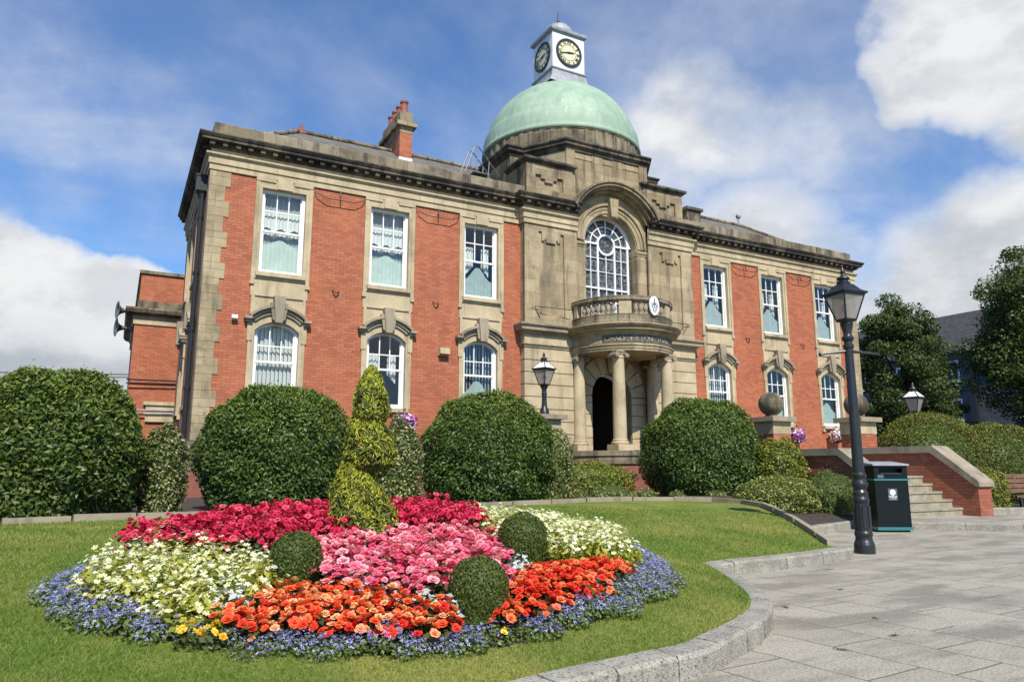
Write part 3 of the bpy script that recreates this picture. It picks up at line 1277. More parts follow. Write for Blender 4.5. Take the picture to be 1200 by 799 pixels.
def sash(M, hw, zb, head, parent, kind, meet=.49, arched=False):
    """box sash: three by two panes above, one pane below"""
    zt = max(z for _, z in head)
    zs = head[0][1]
    zm = zb + (zt - zb) * (1 - meet)
    mb = MB(M)
    f = .065
    for s in (-1, 1):
        a, b = sorted((s * (hw - f - .02), s * (hw + .01)))
        mb.box(a, b, .11, .24, zb, zs + .01)
        a, b = sorted((s * (hw - f - .055), s * (hw - f - .02)))
        mb.box(a, b, .165, .205, zb + .05, zs)
    mb.box(-hw, hw, .108, .25, zb, zb + .07)
    # head
    for (ax, az_), (bx, bz) in zip(head[:-1], head[1:]):
        P = [(ax, az_ - .09), (bx, bz - .09), (bx, bz + .01), (ax, az_ + .01)]
        mb.prism_y(P, .112, .245)
    mb.box(-hw + .06, hw - .06, .145, .215, zm - .03, zm + .03)
    mb.box(-hw + .06, hw - .06, .175, .215, zb + .07, zb + .13)
    iw = hw - f - .05
    for k in (-1, 1):
        x = k * iw / 3
        z2 = np.interp(x, [p[0] for p in head], [p[1] for p in head])
        mb.box(x - .016, x + .016, .15, .185, zm, z2 - .06)
    zmid = zm + ((zs if not arched else zs + .05) - zm) * .50
    mb.box(-iw, iw, .152, .183, zmid - .016, zmid + .016)
    w = mb.build('window', 'white_paint', parent)
    mb = MB(M)
    mb.face([(-iw - .04, .168, zm), (iw + .04, .168, zm)] + [(max(-iw - .04, min(iw + .04, x)), .168, z - .05) for x, z in head[::-1]])
    mb.face([(-iw - .04, .195, zb + .05), (iw + .04, .195, zb + .05), (iw + .04, .195, zm), (-iw - .04, .195, zm)])
    mb.build('glass', 'glass', w)
    H = zt - zb
    if 'full' in kind:       # white curtains gathered at the top with a bell-shaped gap
        mb = MB(M)
        n = 36
        yy = lambda k: .29 + .018 * math.sin(k * 1.9)
        for k in range(n):
            xa, xb = -hw + 2 * hw * k / n, -hw + 2 * hw * (k + 1) / n
            sc_ = lambda x: .018 * math.cos(x * 16)
            for lo_, hi_ in ((.555, .765), (.465, .535)):
                mb.face([(xa, yy(k), zb + H * (lo_ + sc_(xa))), (xb, yy(k + 1), zb + H * (lo_ + sc_(xb))), (xb, yy(k + 1), zb + H * hi_), (xa, yy(k), zb + H * hi_)])
        mb.build('pelmet', 'curtain', w)
        mb = MB(M)
        for k in range(n):
            xa, xb = -hw + 2 * hw * k / n, -hw + 2 * hw * (k + 1) / n
            mb.face([(xa, yy(k) + .05, zb + H * .3), (xb, yy(k + 1) + .05, zb + H * .3), (xb, yy(k + 1) + .05, zt), (xa, yy(k) + .05, zt)])
        mb.build('curtain', 'blind_grey', w)
    if 'drape' in kind:
        mb = MB(M)
        for s in (-1, 1):
            x0, x1 = s * .42, s * .14
            n = 10
            for k in range(n):
                ta, tb = k / n, (k + 1) / n
                xa, xb = x0 + (x1 - x0) * ta, x0 + (x1 - x0) * tb
                ya, yb = .33 + .03 * math.sin(k * 1.6), .33 + .03 * math.sin((k + 1) * 1.6)
                mb.face([(xa, ya, zb + H * (.34 + .12 * ta)), (xb, yb, zb + H * (.34 + .12 * tb)), (xb, yb, zb + H * .72), (xa, ya, zb + H * .72)])
        mb.build('curtain', 'curtain', w)
    if 'bell' in kind or 'full' in kind:      # net over the lower sash, rising to a bell in the middle
        mb = MB(M)
        n = 30
        for k in range(n):
            xa, xb = -hw + 2 * hw * k / n, -hw + 2 * hw * (k + 1) / n
            top = lambda x: zb + H * (.25 + .20 * math.exp(-(x / .30) ** 2))
            if 'full' in kind:
                top = lambda x: zb + H * (.36 + .07 * math.exp(-(x / .26) ** 2))
            mb.face([(xa, .27 + .012 * math.sin(k * 2.1), zb), (xb, .27 + .012 * math.sin((k + 1) * 2.1), zb), (xb, .27 + .012 * math.sin((k + 1) * 2.1), top(xb)), (xa, .27 + .012 * math.sin(k * 2.1), top(xa))])
        mb.build('net_curtain', 'curtain_green' if 'full' in kind else 'net_teal', w)
    if 'blind' in kind:
        mb = MB(M)
        n = 9
        for k in range(n):
            xc = -hw + .1 + (2 * hw - .2) * (k + .5) / n
            d = .035 if 'open' in kind else .052
            mb.face([(xc - d, .29, zb + .1), (xc + d, .34, zb + .1), (xc + d, .34, zt), (xc - d, .29, zt)])
        mb.build('blind', 'curtain' if 'open' not in kind else 'blind_grey', w)
    return w


UP = [(-.613, 9.14), (.613, 9.14)]
LOW = seg_head(.60, 5.02, 5.29)
KU = ['full', 'full', 'drape bell', 'drape bell', 'drape bell', 'drape bell']
KL = ['blind', 'drape', 'blind open bell', 'blind', 'bell', 'bell']
for c, ku, kl in zip(BAYS, KU, KL):
    M = Matrix.Translation((c, 0, 0))
    surround(M)
    sash(M, .613, 6.67, UP, hall, ku)
    sash(M, .60, 3.02, LOW, hall, kl, arched=True)
for yc in (2.05, 5.1):
    M = side_matrix(yc)
    surround(M)
    sash(M, .613, 6.67, UP, hall, 'full')
    sash(M, .60, 3.02, LOW, hall, 'blind', arched=True)


def build_walls():
    mb = MB()
    edges = [-HX]
    for c in BAYS[:3]:
        edges += [c - BW, c + BW]
    edges += [-3.60]
    F = lambda x0, x1, z0, z1, y=0: mb.face([(x0, y, z0), (x1, y, z0), (x1, y, z1), (x0, y, z1)])
    for s in (-1, 1):
        e = edges if s < 0 else [-q for q in edges[::-1]]
        for i in range(0, len(e), 2):
            F(e[i], e[i + 1], .2, 9.43)
        for i in range(1, len(e) - 1, 2):
            F(e[i], e[i + 1], .2, 2.98)
            for sx in (0, 1):
                c = (e[i] + e[i + 1]) / 2
                a, b = (e[i], c - .745) if sx == 0 else (c + .745, e[i + 1])
                F(a, b, 2.98, 5.98)
    # side wall facing the street on the left
    ys = [0, 2.05 - BW, 2.05 + BW, 5.1 - BW, 5.1 + BW, 7.4]
    for i in range(0, 6, 2):
        mb.face([(-HX, ys[i], .2), (-HX, ys[i + 1], .2), (-HX, ys[i + 1], 9.43), (-HX, ys[i], 9.43)])
    for i in (1, 3):
        mb.face([(-HX, ys[i], .2), (-HX, ys[i + 1], .2), (-HX, ys[i + 1], 2.98), (-HX, ys[i], 2.98)])
        c = (ys[i] + ys[i + 1]) / 2
        for a, b in ((ys[i], c - .745), (c + .745, ys[i + 1])):
            mb.face([(-HX, a, 2.98), (-HX, b, 2.98), (-HX, b, 5.98), (-HX, a, 5.98)])
    mb.face([(HX, 0, .2), (HX, 7.4, .2), (HX, 7.4, 9.43), (HX, 0, 9.43)])
    mb.face([(-HX, 7.4, .2), (HX, 7.4, .2), (HX, 7.4, 9.43), (-HX, 7.4, 9.43)])
    mb.build('wall', 'brick', hall)
    # inner leaf, floors and ceiling keep the rooms dark
    mb = MB()
    mb.box(-HX + .05, HX - .05, .75, 7.35, 9.30, 9.42)
    mb.box(-HX + .3, HX - .3, .3, 7.2, 5.80, 5.97)
    for x in (-9.85, -6.7, -3.9, 3.9, 6.7, 9.85):
        mb.box(x - .06, x + .06, .3, 7.2, .6, 9.28)
    mb.box(-HX + .4, HX - .4, 4.0, 4.1, .6, 9.28)
    mb.build('room_partition', 'interior_wall', hall)
    # quoins
    for s in (-1, 1):
        mb = MB()
        z, k = 1.985, 0
        while z < 9.40:
            h = min(.437, 9.418 - z)
            w = (.53, .40)[k % 2]
            w2 = (.40, .53)[k % 2]
            a, b = sorted((s * (HX + .022), s * (HX - w)))
            mb.box(a, b, -.022, w2, z + .004, z + h - .004)
            z += .437
            k += 1
        mb.build('quoins', 'stone', hall)
    # plinth
    mb = MB()
    prof = [(.06, .2), (.06, 1.22), (.10, 1.225), (.10, 1.60), (.13, 1.62), (.13, 1.86), (.06, 1.96), (0, 1.98)]
    mb.sweep([(-HX, 7.4), (-HX, 0), (-3.66, 0), (-3.66, -.27), (-2.2, -.27)], prof)
    mb.sweep([(2.2, -.27), (3.66, -.27), (3.66, 0), (HX, 0), (HX, 7.4)], prof)
    mb.build('plinth', 'stone_weathered', hall)
    # brick below the plinth course
    mb = MB()
    prof = [(.075, .2), (.075, 1.215), (0, 1.22)]
    mb.sweep([(-HX, 7.4), (-HX, 0), (-3.66, 0), (-3.66, -.27), (-2.2, -.27)], prof)
    mb.sweep([(2.2, -.27), (3.66, -.27), (3.66, 0), (HX, 0), (HX, 7.4)], prof)
    mb.build('base_course', 'brick_dark', hall)


build_walls()
PATH_L = [(-HX, 7.4), (-HX, 0), (-3.66, 0), (-3.66, -.3), (-1.55, -.3)]
PATH_R = [(-x, y) for x, y in PATH_L[::-1]]


def build_entablature():
    mb = MB()
    prof = [(-.05, 9.42), (.05, 9.42), (.05, 9.58), (.085, 9.59), (.085, 9.76), (.11, 9.78), (.16, 9.83), (.16, 9.88), (.03, 9.90), (.03, 10.02)]
    for p in (PATH_L, PATH_R):
        mb.sweep(p, prof)
    mb.build('architrave', 'stone_plain', hall)
    mb = MB()
    prof = [(.03, 10.02), (.09, 10.05), (.10, 10.175), (.31, 10.18), (.31, 10.255), (.335, 10.26), (.385, 10.33), (.385, 10.365), (-.05, 10.42)]
    for p in (PATH_L, PATH_R):
        mb.sweep(p, prof)
    # block modillions under the soffit
    def blocks(ax, ay, bx, by, nx, ny):
        L = math.hypot(bx - ax, by - ay)
        n = int(L / .33)
        for i in range(n):
            t = (i + .5) / n
            x, y = ax + (bx - ax) * t, ay + (by - ay) * t
            if nx:
                mb.box(min(x, x + nx * .25), max(x, x + nx * .25), y - .065, y + .065, 10.06, 10.178)
            else:
                mb.box(x - .065, x + .065, min(y, y + ny * .25), max(y, y + ny * .25), 10.06, 10.178)
    blocks(-HX - .2, 0, -3.9, 0, 0, -1)
    blocks(3.9, 0, HX + .2, 0, 0, -1)
    blocks(-3.8, -.3, -1.5, -.3, 0, -1)
    blocks(1.5, -.3, 3.8, -.3, 0, -1)
    blocks(-HX, 7.4, -HX, .05, -1, 0)
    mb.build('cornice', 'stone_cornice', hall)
    mb = MB()
    prof = [(-.015, 10.40), (-.015, 10.82), (-.03, 10.84), (-.32, 10.86), (-.32, 10.4)]
    mb.sweep([(-HX, 7.4), (-HX, 0), (-3.45, 0)], prof)
    mb.build('parapet', 'stone_weathered', hall)
    mb = MB()
    mb.sweep([(3.45, 0), (HX, 0), (HX, 7.4)], prof)
    mb.build('parapet', 'stone_weathered', hall)


build_entablature()


def build_roof():
    mb = MB()
    x0, y0, y1, z0, zr, xr, yr = HX - .3, .3, 7.1, 10.45, 12.75, 10.40, 3.65
    A, B, C_, D_ = (-x0, y0, z0), (x0, y0, z0), (x0, y1, z0), (-x0, y1, z0)
    E_, F_ = (-xr, yr, zr), (xr, yr, zr)
    mb.face([A, B, F_, E_])
    mb.face([C_, D_, E_, F_])
    mb.face([D_, A, E_])
    mb.face([B, C_, F_])
    rf = mb.build('roof', 'slate', hall)
    mb = MB()
    mb.tube([(-x0, y0, z0 + .03), E_[:2] + (zr + .04,), F_[:2] + (zr + .04,), (x0, y0, z0 + .03)], .09, 8)
    mb.build('ridge_tiles', 'stone_weathered', rf)
    mb = MB()
    mb.lathe([(.10, zr), (.08, zr + .12), (.05, zr + .15), (.045, zr + .36), (.10, zr + .40), (.13, zr + .50), (.09, zr + .60), (.001, zr + .62)], xr, yr, 14)
    mb.build('finial', 'lead', rf, smooth=True)
    mb = MB()
    mb.box(-xr - .22, -xr + .20, yr - .11, yr + .11, zr - .04, zr + .09)
    mb.lathe([(.07, zr + .08), (.05, zr + .30), (.001, zr + .32)], -xr + .05, yr, 8)
    mb.build('ridge_cap', 'terracotta', rf)
    # chimney on the front slope
    cx0, cx1, cy0, cy1 = -7.05, -6.58, 2.80, 4.72
    mb = MB()
    mb.box(cx0, cx1, cy0, cy1, 11.4, 13.32)
    ch = mb.build('chimney', 'brick', hall)
    mb = MB()
    mb.box(cx0 - .012, cx1 + .012, cy0 - .012, cy1 + .012, 13.20, 13.44)
    mb.box(cx0 - .14, cx1 + .14, cy0 - .14, cy1 + .14, 13.44, 13.58)
    mb.box(cx0 - .02, cx1 + .02, cy0 - .02, cy1 + .02, 13.58, 14.00)
    mb.build('chimney_cap', 'stone_drum', ch)
    mb = MB()
    mb.box(cx0 - .02, cx1 + .02, cy0 - .02, cy0 + .3, 11.9, 12.25)
    mb.build('flashing', 'white_paint', ch)
    for i in range(4):
        y = cy0 + .28 + i * .455
        x = (cx0 + cx1) / 2
        mb = MB()
        mb.lathe([(.16, 14.0), (.135, 14.05), (.12, 14.45), (.15, 14.47), (.155, 14.54), (.12, 14.55), (.11, 14.3)], x, y, 16, cap=False)
        mb.build('chimney_pot', 'terracotta', ch, smooth=True)
    # low stone stack on the right-hand roof
    mb = MB()
    mb.box(5.2, 5.95, 1.5, 2.6, 11.0, 12.0)
    mb.box(5.12, 6.03, 1.42, 2.68, 12.0, 12.12)
    mb.build('roof_stack', 'stone_weathered', hall)
    # access ladder with hoops beside the drum
    mb = MB()
    for y in (1.4, 1.9):
        mb.tube([(-5.10, y, 11.55), (-4.75, y, 12.55), (-4.60, y, 12.62), (-3.75, y, 11.65)], .022, 6)
        mb.tube([(-4.60, y, 12.62), (-4.66, y, 11.7)], .02, 6)
        mb.tube([(-4.15, y, 12.1), (-4.2, y, 11.5)], .02, 6)
    mb.box(-4.75, -4.1, 1.4, 1.9, 11.62, 11.66)
    mb.build('roof_ladder', 'steel', hall)


build_roof()


def build_centre():
    # rusticated piers either side of the doorway
    for s in (-1, 1):
        mb = MB()
        X = lambda a, b: (min(s * a, s * b), max(s * a, s * b))
        a, b = X(1.80, 3.62)
        mb.box(a, b, -.235, .2, 1.90, 5.30)
        a, b = X(1.78, 3.66)
        z = 1.975
        for k in range(8):
            mb.box(a, b, -.27, .2, z + .016, z + .40 - .016)
            z += .40
        mb.box(a, b, -.272, .2, 5.30, 5.67)
        mb.build('rusticated_pier', 'stone_plain', hall)
        mb = MB()
        p = [(-3.66, .0), (-3.66, -.27), (-1.6, -.27)]
        if s > 0:
            p = [(-q[0], q[1]) for q in p[::-1]]
        mb.sweep(p, [(0, 5.17), (.03, 5.19), (.03, 5.24), (.07, 5.27), (.07, 5.30), (0, 5.32)])
        mb.sweep(p, [(0, 5.60), (.05, 5.64), (.07, 5.70), (.20, 5.74), (.20, 5.82), (.27, 5.90), (.27, 5.95), (0, 6.02)])
        mb.build('string_course', 'stone_coping', hall)
        # upper pilaster block with sunk panel and stepped pendant
        mb = MB()
        a, b = X(1.57, 3.66)
        mb.box(a, b, -.235, .22, 5.96, 9.43)
        for c, d in ((1.57, 2.10), (3.12, 3.66)):
            e, f = X(c, d)
            mb.box(e, f, -.30, -.2, 5.96, 9.43)
        e, f = X(2.10, 3.12)
        mb.box(e, f, -.30, -.2, 5.96, 6.30)
        mb.box(e, f, -.30, -.2, 9.20, 9.43)
        mb.box(*X(2.24, 2.98), -.298, -.2, 8.95, 9.20)
        mb.box(*X(2.42, 2.80), -.296, -.2, 8.83, 8.95)
        mb.box(*X(2.24, 2.36), -.294, -.2, 8.88, 8.95)
        mb.box(*X(2.86, 2.98), -.294, -.2, 8.88, 8.95)
        mb.build('pilaster', 'stone', hall)
        # pedestal block over the cornice
        mb = MB()
        e, f = X(1.60, 3.47)
        mb.box(e, f, -.03, 1.3, 10.38, 11.74)
        for c, d in ((1.60, 1.98), (3.12, 3.47)):
            g, h = X(c, d)
            mb.box(g, h, -.115, .0, 10.8, 11.74)
        mb.box(e, f, -.12, .0, 10.38, 10.80)
        g, h = X(1.98, 3.12)
        mb.box(g, h, -.105, .0, 11.32, 11.74)
        mb.box(*X(2.22, 2.88), -.102, .0, 11.20, 11.32)
        mb.box(*X(2.38, 2.72), -.100, .0, 11.08, 11.20)
        mb.build('pedestal_block', 'stone_drum', hall)
        mb = MB()
        q = [(-3.49, 1.3), (-3.49, -.12), (-1.58, -.12), (-1.58, .8)]
        if s > 0:
            q = [(-u[0], u[1]) for u in q[::-1]]
        mb.sweep(q, [(0, 11.70), (.05, 11.74), (.13, 11.80), (.13, 11.88), (-.02, 11.93)])
        mb.box(e, f, -.11, 1.3, 11.78, 11.92)
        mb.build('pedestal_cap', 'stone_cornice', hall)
    # wall with the great arched window
    mb = MB()
    cz, r = 9.20, 1.13
    head = [(r * math.cos(PI - PI * k / 24), cz + r * math.sin(PI - PI * k / 24)) for k in range(25)]
    mb.arch_wall(-1.60, 1.60, 5.9, 10.40, head, -.15, .26, ob=6.05)
    # tympanum under the segmental pediment
    pc, pr = 9.45, 1.86
    a = [PI - R(27) - (PI - 2 * R(27)) * k / 24 for k in range(25)]
    mb.face([(1.75 * math.cos(t), -.152, pc + 1.75 * math.sin(t)) for t in a])
    mb.build('arch_wall', 'stone', hall)
    mb = MB()
    mb.arc_band(0, cz, 1.16, 1.30, -.19, -.1, 0, PI, 24)
    mb.arc_band(0, cz, 1.302, 1.43, -.215, -.1, 0, PI, 24)
    mb.arc_band(0, cz, 1.432, 1.52, -.27, -.1, 0, PI, 24)
    for s in (-1, 1):
        a, b = sorted((s * 1.12, s * 1.56))
        mb.box(a, b, -.24, .2, 9.03, 9.12)
        mb.box(a, b, -.205, .2, 8.95, 9.028)
        a, b = sorted((s * 1.14, s * 1.50))
        mb.box(a, b, -.185, .0, 5.98, 8.95)
    mb.prism_y([(-.13, 10.18), (.13, 10.18), (.20, 10.86), (-.20, 10.86)], -.42, -.1)
    mb.build('archivolt', 'stone', hall)
    mb = MB()
    for (r0, r1, y) in ((1.98, 2.06, -.70), (1.88, 1.978, -.64), (1.78, 1.878, -.50), (1.68, 1.778, -.34)):
        mb.arc_band(0, pc - .06, r0, r1, y, .3, R(26), PI - R(26), 28)
    mb.build('segmental_pediment', 'stone_drum', hall)
    # glazing
    mb = MB()
    g = .20
    rg = .97
    bar = lambda x0, z0, x1, z1, w, d=.03: mb.prism_y([(x0 - w * (z1 - z0) / L(x0, z0, x1, z1), z0 + w * (x1 - x0) / L(x0, z0, x1, z1)),
                                                       (x0 + w * (z1 - z0) / L(x0, z0, x1, z1), z0 - w * (x1 - x0) / L(x0, z0, x1, z1)),
                                                       (x1 + w * (z1 - z0) / L(x0, z0, x1, z1), z1 - w * (x1 - x0) / L(x0, z0, x1, z1)),
                                                       (x1 - w * (z1 - z0) / L(x0, z0, x1, z1), z1 + w * (x1 - x0) / L(x0, z0, x1, z1))], g - d, g + .02)
    L = lambda a, b, c, d: math.hypot(c - a, d - b)
    wz = 9.28
    mb.arc_band(0, wz, rg - .03, rg + .2, g - .045, g + .03, 0, PI, 28)
    mb.arc_band(0, wz, .335, .40, g - .055, g + .03, 0, 2 * PI, 28)
    mb.arc_band(0, wz, .66, .69, g - .036, g + .02, 0, PI, 24)
    for k, w in ((1, .018), (2, .022), (3, .018), (4, .022), (5, .018)):
        t = PI * k / 6
        bar(.38 * math.cos(t), wz + .38 * math.sin(t), rg * math.cos(t), wz + rg * math.sin(t), w)
    for s in (-1, 1):
        bar(s * rg, 6.05, s * rg, wz, .04, .04)
        bar(s * .37, 6.05, s * .37, wz - .1, .032, .05)
        bar(s * .675, 6.05, s * .675, wz, .013)
        a, b = sorted((s * .38, s * rg))
        bar(a, wz, b, wz, .032, .052)
    bar(0, 6.05, 0, wz - .36, .013)
    bar(-rg, 7.63, rg, 7.63, .03, .048)
    for z in (8.75, 8.25, 7.15, 6.70):
        bar(-rg, z, rg, z, .011, .025)
    w = mb.build('arched_window', 'white_paint', hall)
    mb = MB()
    mb.face([(-1.15, g + .025, 6.0), (1.15, g + .025, 6.0)] + [(1.15 * math.cos(PI * k / 24), g + .025, 9.22 + 1.15 * math.sin(PI * k / 24)) for k in range(25)])
    mb.build('leaded_pane', 'leaded_glass', w)
    # doorway
    mb = MB()
    dz = 3.74
    head = [(.84 * math.cos(PI - PI * k / 20), dz + .84 * math.sin(PI - PI * k / 20)) for k in range(21)]
    mb.arch_wall(-1.82, 1.82, 1.80, 5.30, head, .06, .62, ob=1.82)
    mb.build('doorway', 'stone', hall)
    mb = MB()
    n = 9
    for k in range(n):
        a0, a1 = PI * k / n + .02, PI * (k + 1) / n - .02
        mb.arc_band(0, dz, .845, 1.46 if k != 4 else 1.56, .0 if k != 4 else -.06, .1, a0, a1, 4)
    for s in (-1, 1):
        z = 1.9
        while z < dz - .1:
            a, b = sorted((s * .845, s * 1.46))
            mb.box(a, b, .0, .1, z + .012, min(z + .40 - .012, dz - .02))
            z += .40
    mb.build('voussoirs', 'stone_plain', hall)
    mb = MB()
    mb.arc_band(0, dz, .76, .85, .50, .60, 0, PI, 20)
    for s in (-1, 1):
        a, b = sorted((s * .76, s * .85))
        mb.box(a, b, .50, .60, 1.82, dz)
    mb.build('door_frame', 'white_paint', hall)
    mb = MB()
    for x in (-1.6, 1.6):
        mb.face([(x, .62, 1.8), (x, 6, 1.8), (x, 6, 5.2), (x, .62, 5.2)])
    mb.face([(-1.6, 6, 1.8), (1.6, 6, 1.8), (1.6, 6, 5.2), (-1.6, 6, 5.2)])
    mb.face([(-1.6, .62, 5.2), (1.6, .62, 5.2), (1.6, 6, 5.2), (-1.6, 6, 5.2)])
    mb.face([(-1.6, .62, 1.82), (1.6, .62, 1.82), (1.6, 6, 1.82), (-1.6, 6, 1.82)])
    eh = mb.build('entrance_hall', 'dark_interior', hall)
    mb = MB()
    for x0, x1 in ((-.80, -.70), (-.05, .05), (.70, .80)):
        mb.box(x0, x1, 3.0, 3.08, 1.82, 4.2)
    for z in (1.82, 2.75, 3.65, 4.1):
        mb.box(-.8, .8, 3.01, 3.07, z, z + .1)
    mb.build('lobby_screen', 'bench_wood', eh)


build_centre()

PC = (0.0, -.50)       # centre of the bow-fronted portico


def bow(r, n=40, back=.05):
    return [(-r, back)] + [(PC[0] - r * math.cos(PI * k / n), PC[1] - r * math.sin(PI * k / n)) for k in range(n + 1)] + [(r, back)]


def build_portico():
    mb = MB()
    mb.sweep(bow(2.15), [(0, .3), (0, 1.40), (-.3, 1.405)])
    pd = mb.build('portico_base', 'brick_dark', hall)
    mb = MB()
    mb.sweep(bow(2.15), [(0, 1.41), (.05, 1.41), (.05, 1.62), (.09, 1.66), (.09, 1.82), (-.2, 1.822)])
    mb.prism_z(bow(2.1), 1.70, 1.82)
    mb.build('portico_floor', 'stone_weathered', hall)
    # columns
    for i, (x, y, engaged) in enumerate(((-1.57, -.30, 1), (-1.0, -1.75, 0), (1.0, -1.75, 0), (1.57, -.30, 1))):
        mb = MB()
        mb.box(x - .30, x + .30, y - .30, y + .30, 1.82, 2.02)
        mb.lathe([(.27, 2.02), (.29, 2.05), (.29, 2.09), (.235, 2.12), (.25, 2.15), (.25, 2.17), (.222, 2.19)], x, y, 28, cap=False)
        sh = [(.218, 2.19)]
        for k in range(9):
            t = k / 8
            sh.append((.218 - .034 * t ** 1.6, 2.22 + (4.78 - 2.22) * t))
        sh += [(.205, 4.79), (.205, 4.82), (.185, 4.83), (.185, 4.86), (.22, 4.92)]
        mb.lathe(sh, x, y, 32, cap=False)
        col = mb.build('column', 'stone_plain', hall, smooth=True)
        mb = MB()
        mb.box(x - .24, x + .24, y - .24, y + .24, 4.972, 5.03)
        mb.box(x - .19, x + .19, y - .215, y + .215, 4.91, 4.972)
        for sx in (-1, 1):
            mbv = [(x + sx * .195, y - .235, 4.885), (x + sx * .195, y + .235, 4.885)]
            mb.tube(mbv, .082, 14)
            mb.tube([(x + sx * .195, y - .25, 4.885), (x + sx * .195, y - .235, 4.885)], .04, 10)
        mb.build('capital', 'stone_coping', col)
    # entablature of the bow
    mb = MB()
    r = 1.78
    mb.sweep(bow(r), [(-.45, 5.031), (.0, 5.031), (0, 5.10), (.025, 5.105), (.025, 5.17), (.06, 5.20), (.06, 5.235), (.0, 5.245), (.0, 5.58),
                      (.04, 5.60), (.07, 5.68), (.22, 5.70), (.22, 5.76), (.30, 5.82), (.33, 5.86), (.33, 5.89), (.05, 5.97)])
    mb.prism_z(bow(r - .1), 5.06, 5.20)
    mb.build('bow_entablature', 'stone', hall)
    # balcony
    mb = MB()
    mb.sweep(bow(1.80), [(0, 5.94), (.04, 5.96), (.04, 6.02), (.02, 6.05), (.02, 6.20), (.03, 6.21), (.03, 6.24), (-.2, 6.24)])
    mb.prism_z(bow(1.75), 6.0, 6.10)
    bal = mb.build('balcony', 'stone_weathered', hall)
    mb = MB()
    mb.sweep(bow(1.80), [(-.19, 6.66), (.0, 6.66), (.05, 6.70), (.055, 6.74), (.035, 6.78), (.05, 6.82), (.0, 6.85), (-.19, 6.85)], caps=True)
    mb.build('balcony_rail', 'stone_weathered', bal)
    rb = 1.715
    def onb(a, rr=rb):
        return (PC[0] + rr * math.sin(R(a)), PC[1] - rr * math.cos(R(a)))
    piers = (-90, -30, 30, 90)
    for a in piers:
        w = 6.5 if abs(a) == 30 else 3
        mb = MB()
        pts = [onb(a + w * k / 4 * 1, rb + .09) for k in range(-4, 5)] + [onb(a + w * k / 4, rb - .09) for k in range(4, -5, -1)]
        mb.prism_z(pts, 6.24, 6.66)
        mb.build('balcony_pier', 'stone_plain', bal)
    for a in [q for q in range(-84, 85, 6)]:
        if any(abs(a - p) < (11 if abs(p) == 30 else 7) for p in piers):
            continue
        x, y = onb(a)
        mb = MB()
        mb.lathe([(.075, 6.24), (.075, 6.28), (.045, 6.30), (.05, 6.33), (.085, 6.40), (.08, 6.45), (.045, 6.56), (.04, 6.60), (.065, 6.62), (.075, 6.66)], x, y, 12, cap=False)
        mb.build('baluster', 'stone_coping', bal, smooth=True)
    for s in (-1, 1):
        for y in (-.36, -.2, -.04):
            pass
    # oval crest on the front of the rail
    mb = MB()
    Mx = Matrix.Translation((.03, PC[1] - 1.88, 6.52)) @ Matrix.Rotation(R(3), 4, 'Z')
    mb.M = Mx
    ov = lambda a, b, n=32: [(a * math.cos(2 * PI * k / n), b * math.sin(2 * PI * k / n)) for k in range(n)]
    mb.prism_y(ov(.205, .32), -.03, .02)
    cr = mb.build('crest_plaque', 'sign_white', bal)
    mb = MB(Mx)
    # shield, helm, bird crest and mantling in dark line
    shield = [(-.085, .02), (.085, .02), (.085, -.10), (.05, -.18), (0, -.215), (-.05, -.18), (-.085, -.10)]
    for (ax, az_), (bx, bz) in zip(shield, shield[1:] + shield[:1]):
        mb.tube([(ax, -.034, az_), (bx, -.034, bz)], .012, 5)
    mb.prism_y([(-.05, -.03), (.05, -.03), (.0, -.10)], -.037, -.029)
    for q in ((-.04, -.14), (.045, -.12)):
        mb.prism_y([(q[0] + .025 * math.cos(t), q[1] + .025 * math.sin(t)) for t in np.linspace(0, 2 * PI, 9)[:-1]], -.036, -.029)
    mb.prism_y([(-.04, .04), (.04, .04), (.05, .09), (.0, .12), (-.05, .09)], -.036, -.029)
    mb.prism_y([(-.03, .13), (.025, .13), (.035, .19), (.015, .24), (-.02, .22)], -.036, -.029)
    for s in (-1, 1):
        mb.tube([(s * .05, -.034, .07), (s * .11, -.034, .10), (s * .13, -.034, .04), (s * .11, -.034, -.01), (s * .135, -.034, -.06)], .011, 5)
    mb.build('crest_device', 'sign_ink', cr)
    # carved inscription round the frieze
    mb = MB()
    rr = r + .004
    seg = [R(-55 + 110 * k / 40) for k in range(41)]
    z0, z1 = 5.275, 5.55
    for a, b in zip(seg[:-1], seg[1:]):
        P = lambda t, z, q=rr: (PC[0] + q * math.sin(t), PC[1] - q * math.cos(t), z)
        mb.face([P(a, z0), P(b, z0), P(b, z1), P(a, z1)])
    ins = mb.build('inscription_panel', 'inscription_back', hall)
    mb = MB()
    words = 'CHADDERTON TOWN HALL'
    n = len(words)
    for k, chx in enumerate(words):
        if chx == ' ':
            continue
        t0 = R(-50 + 100 * k / (n - 1))
        def fn(u, v, t0=t0):
            t = t0 + u / rr
            q = rr + .012
            return (PC[0] + q * math.sin(t), PC[1] - q * math.cos(t), (z0 + z1) / 2 + v)
        add_text(mb, chx, .245, fn)
    mb.build('inscription', 'inscription_letter', ins)


build_portico()

DC = (0.0, 3.15)


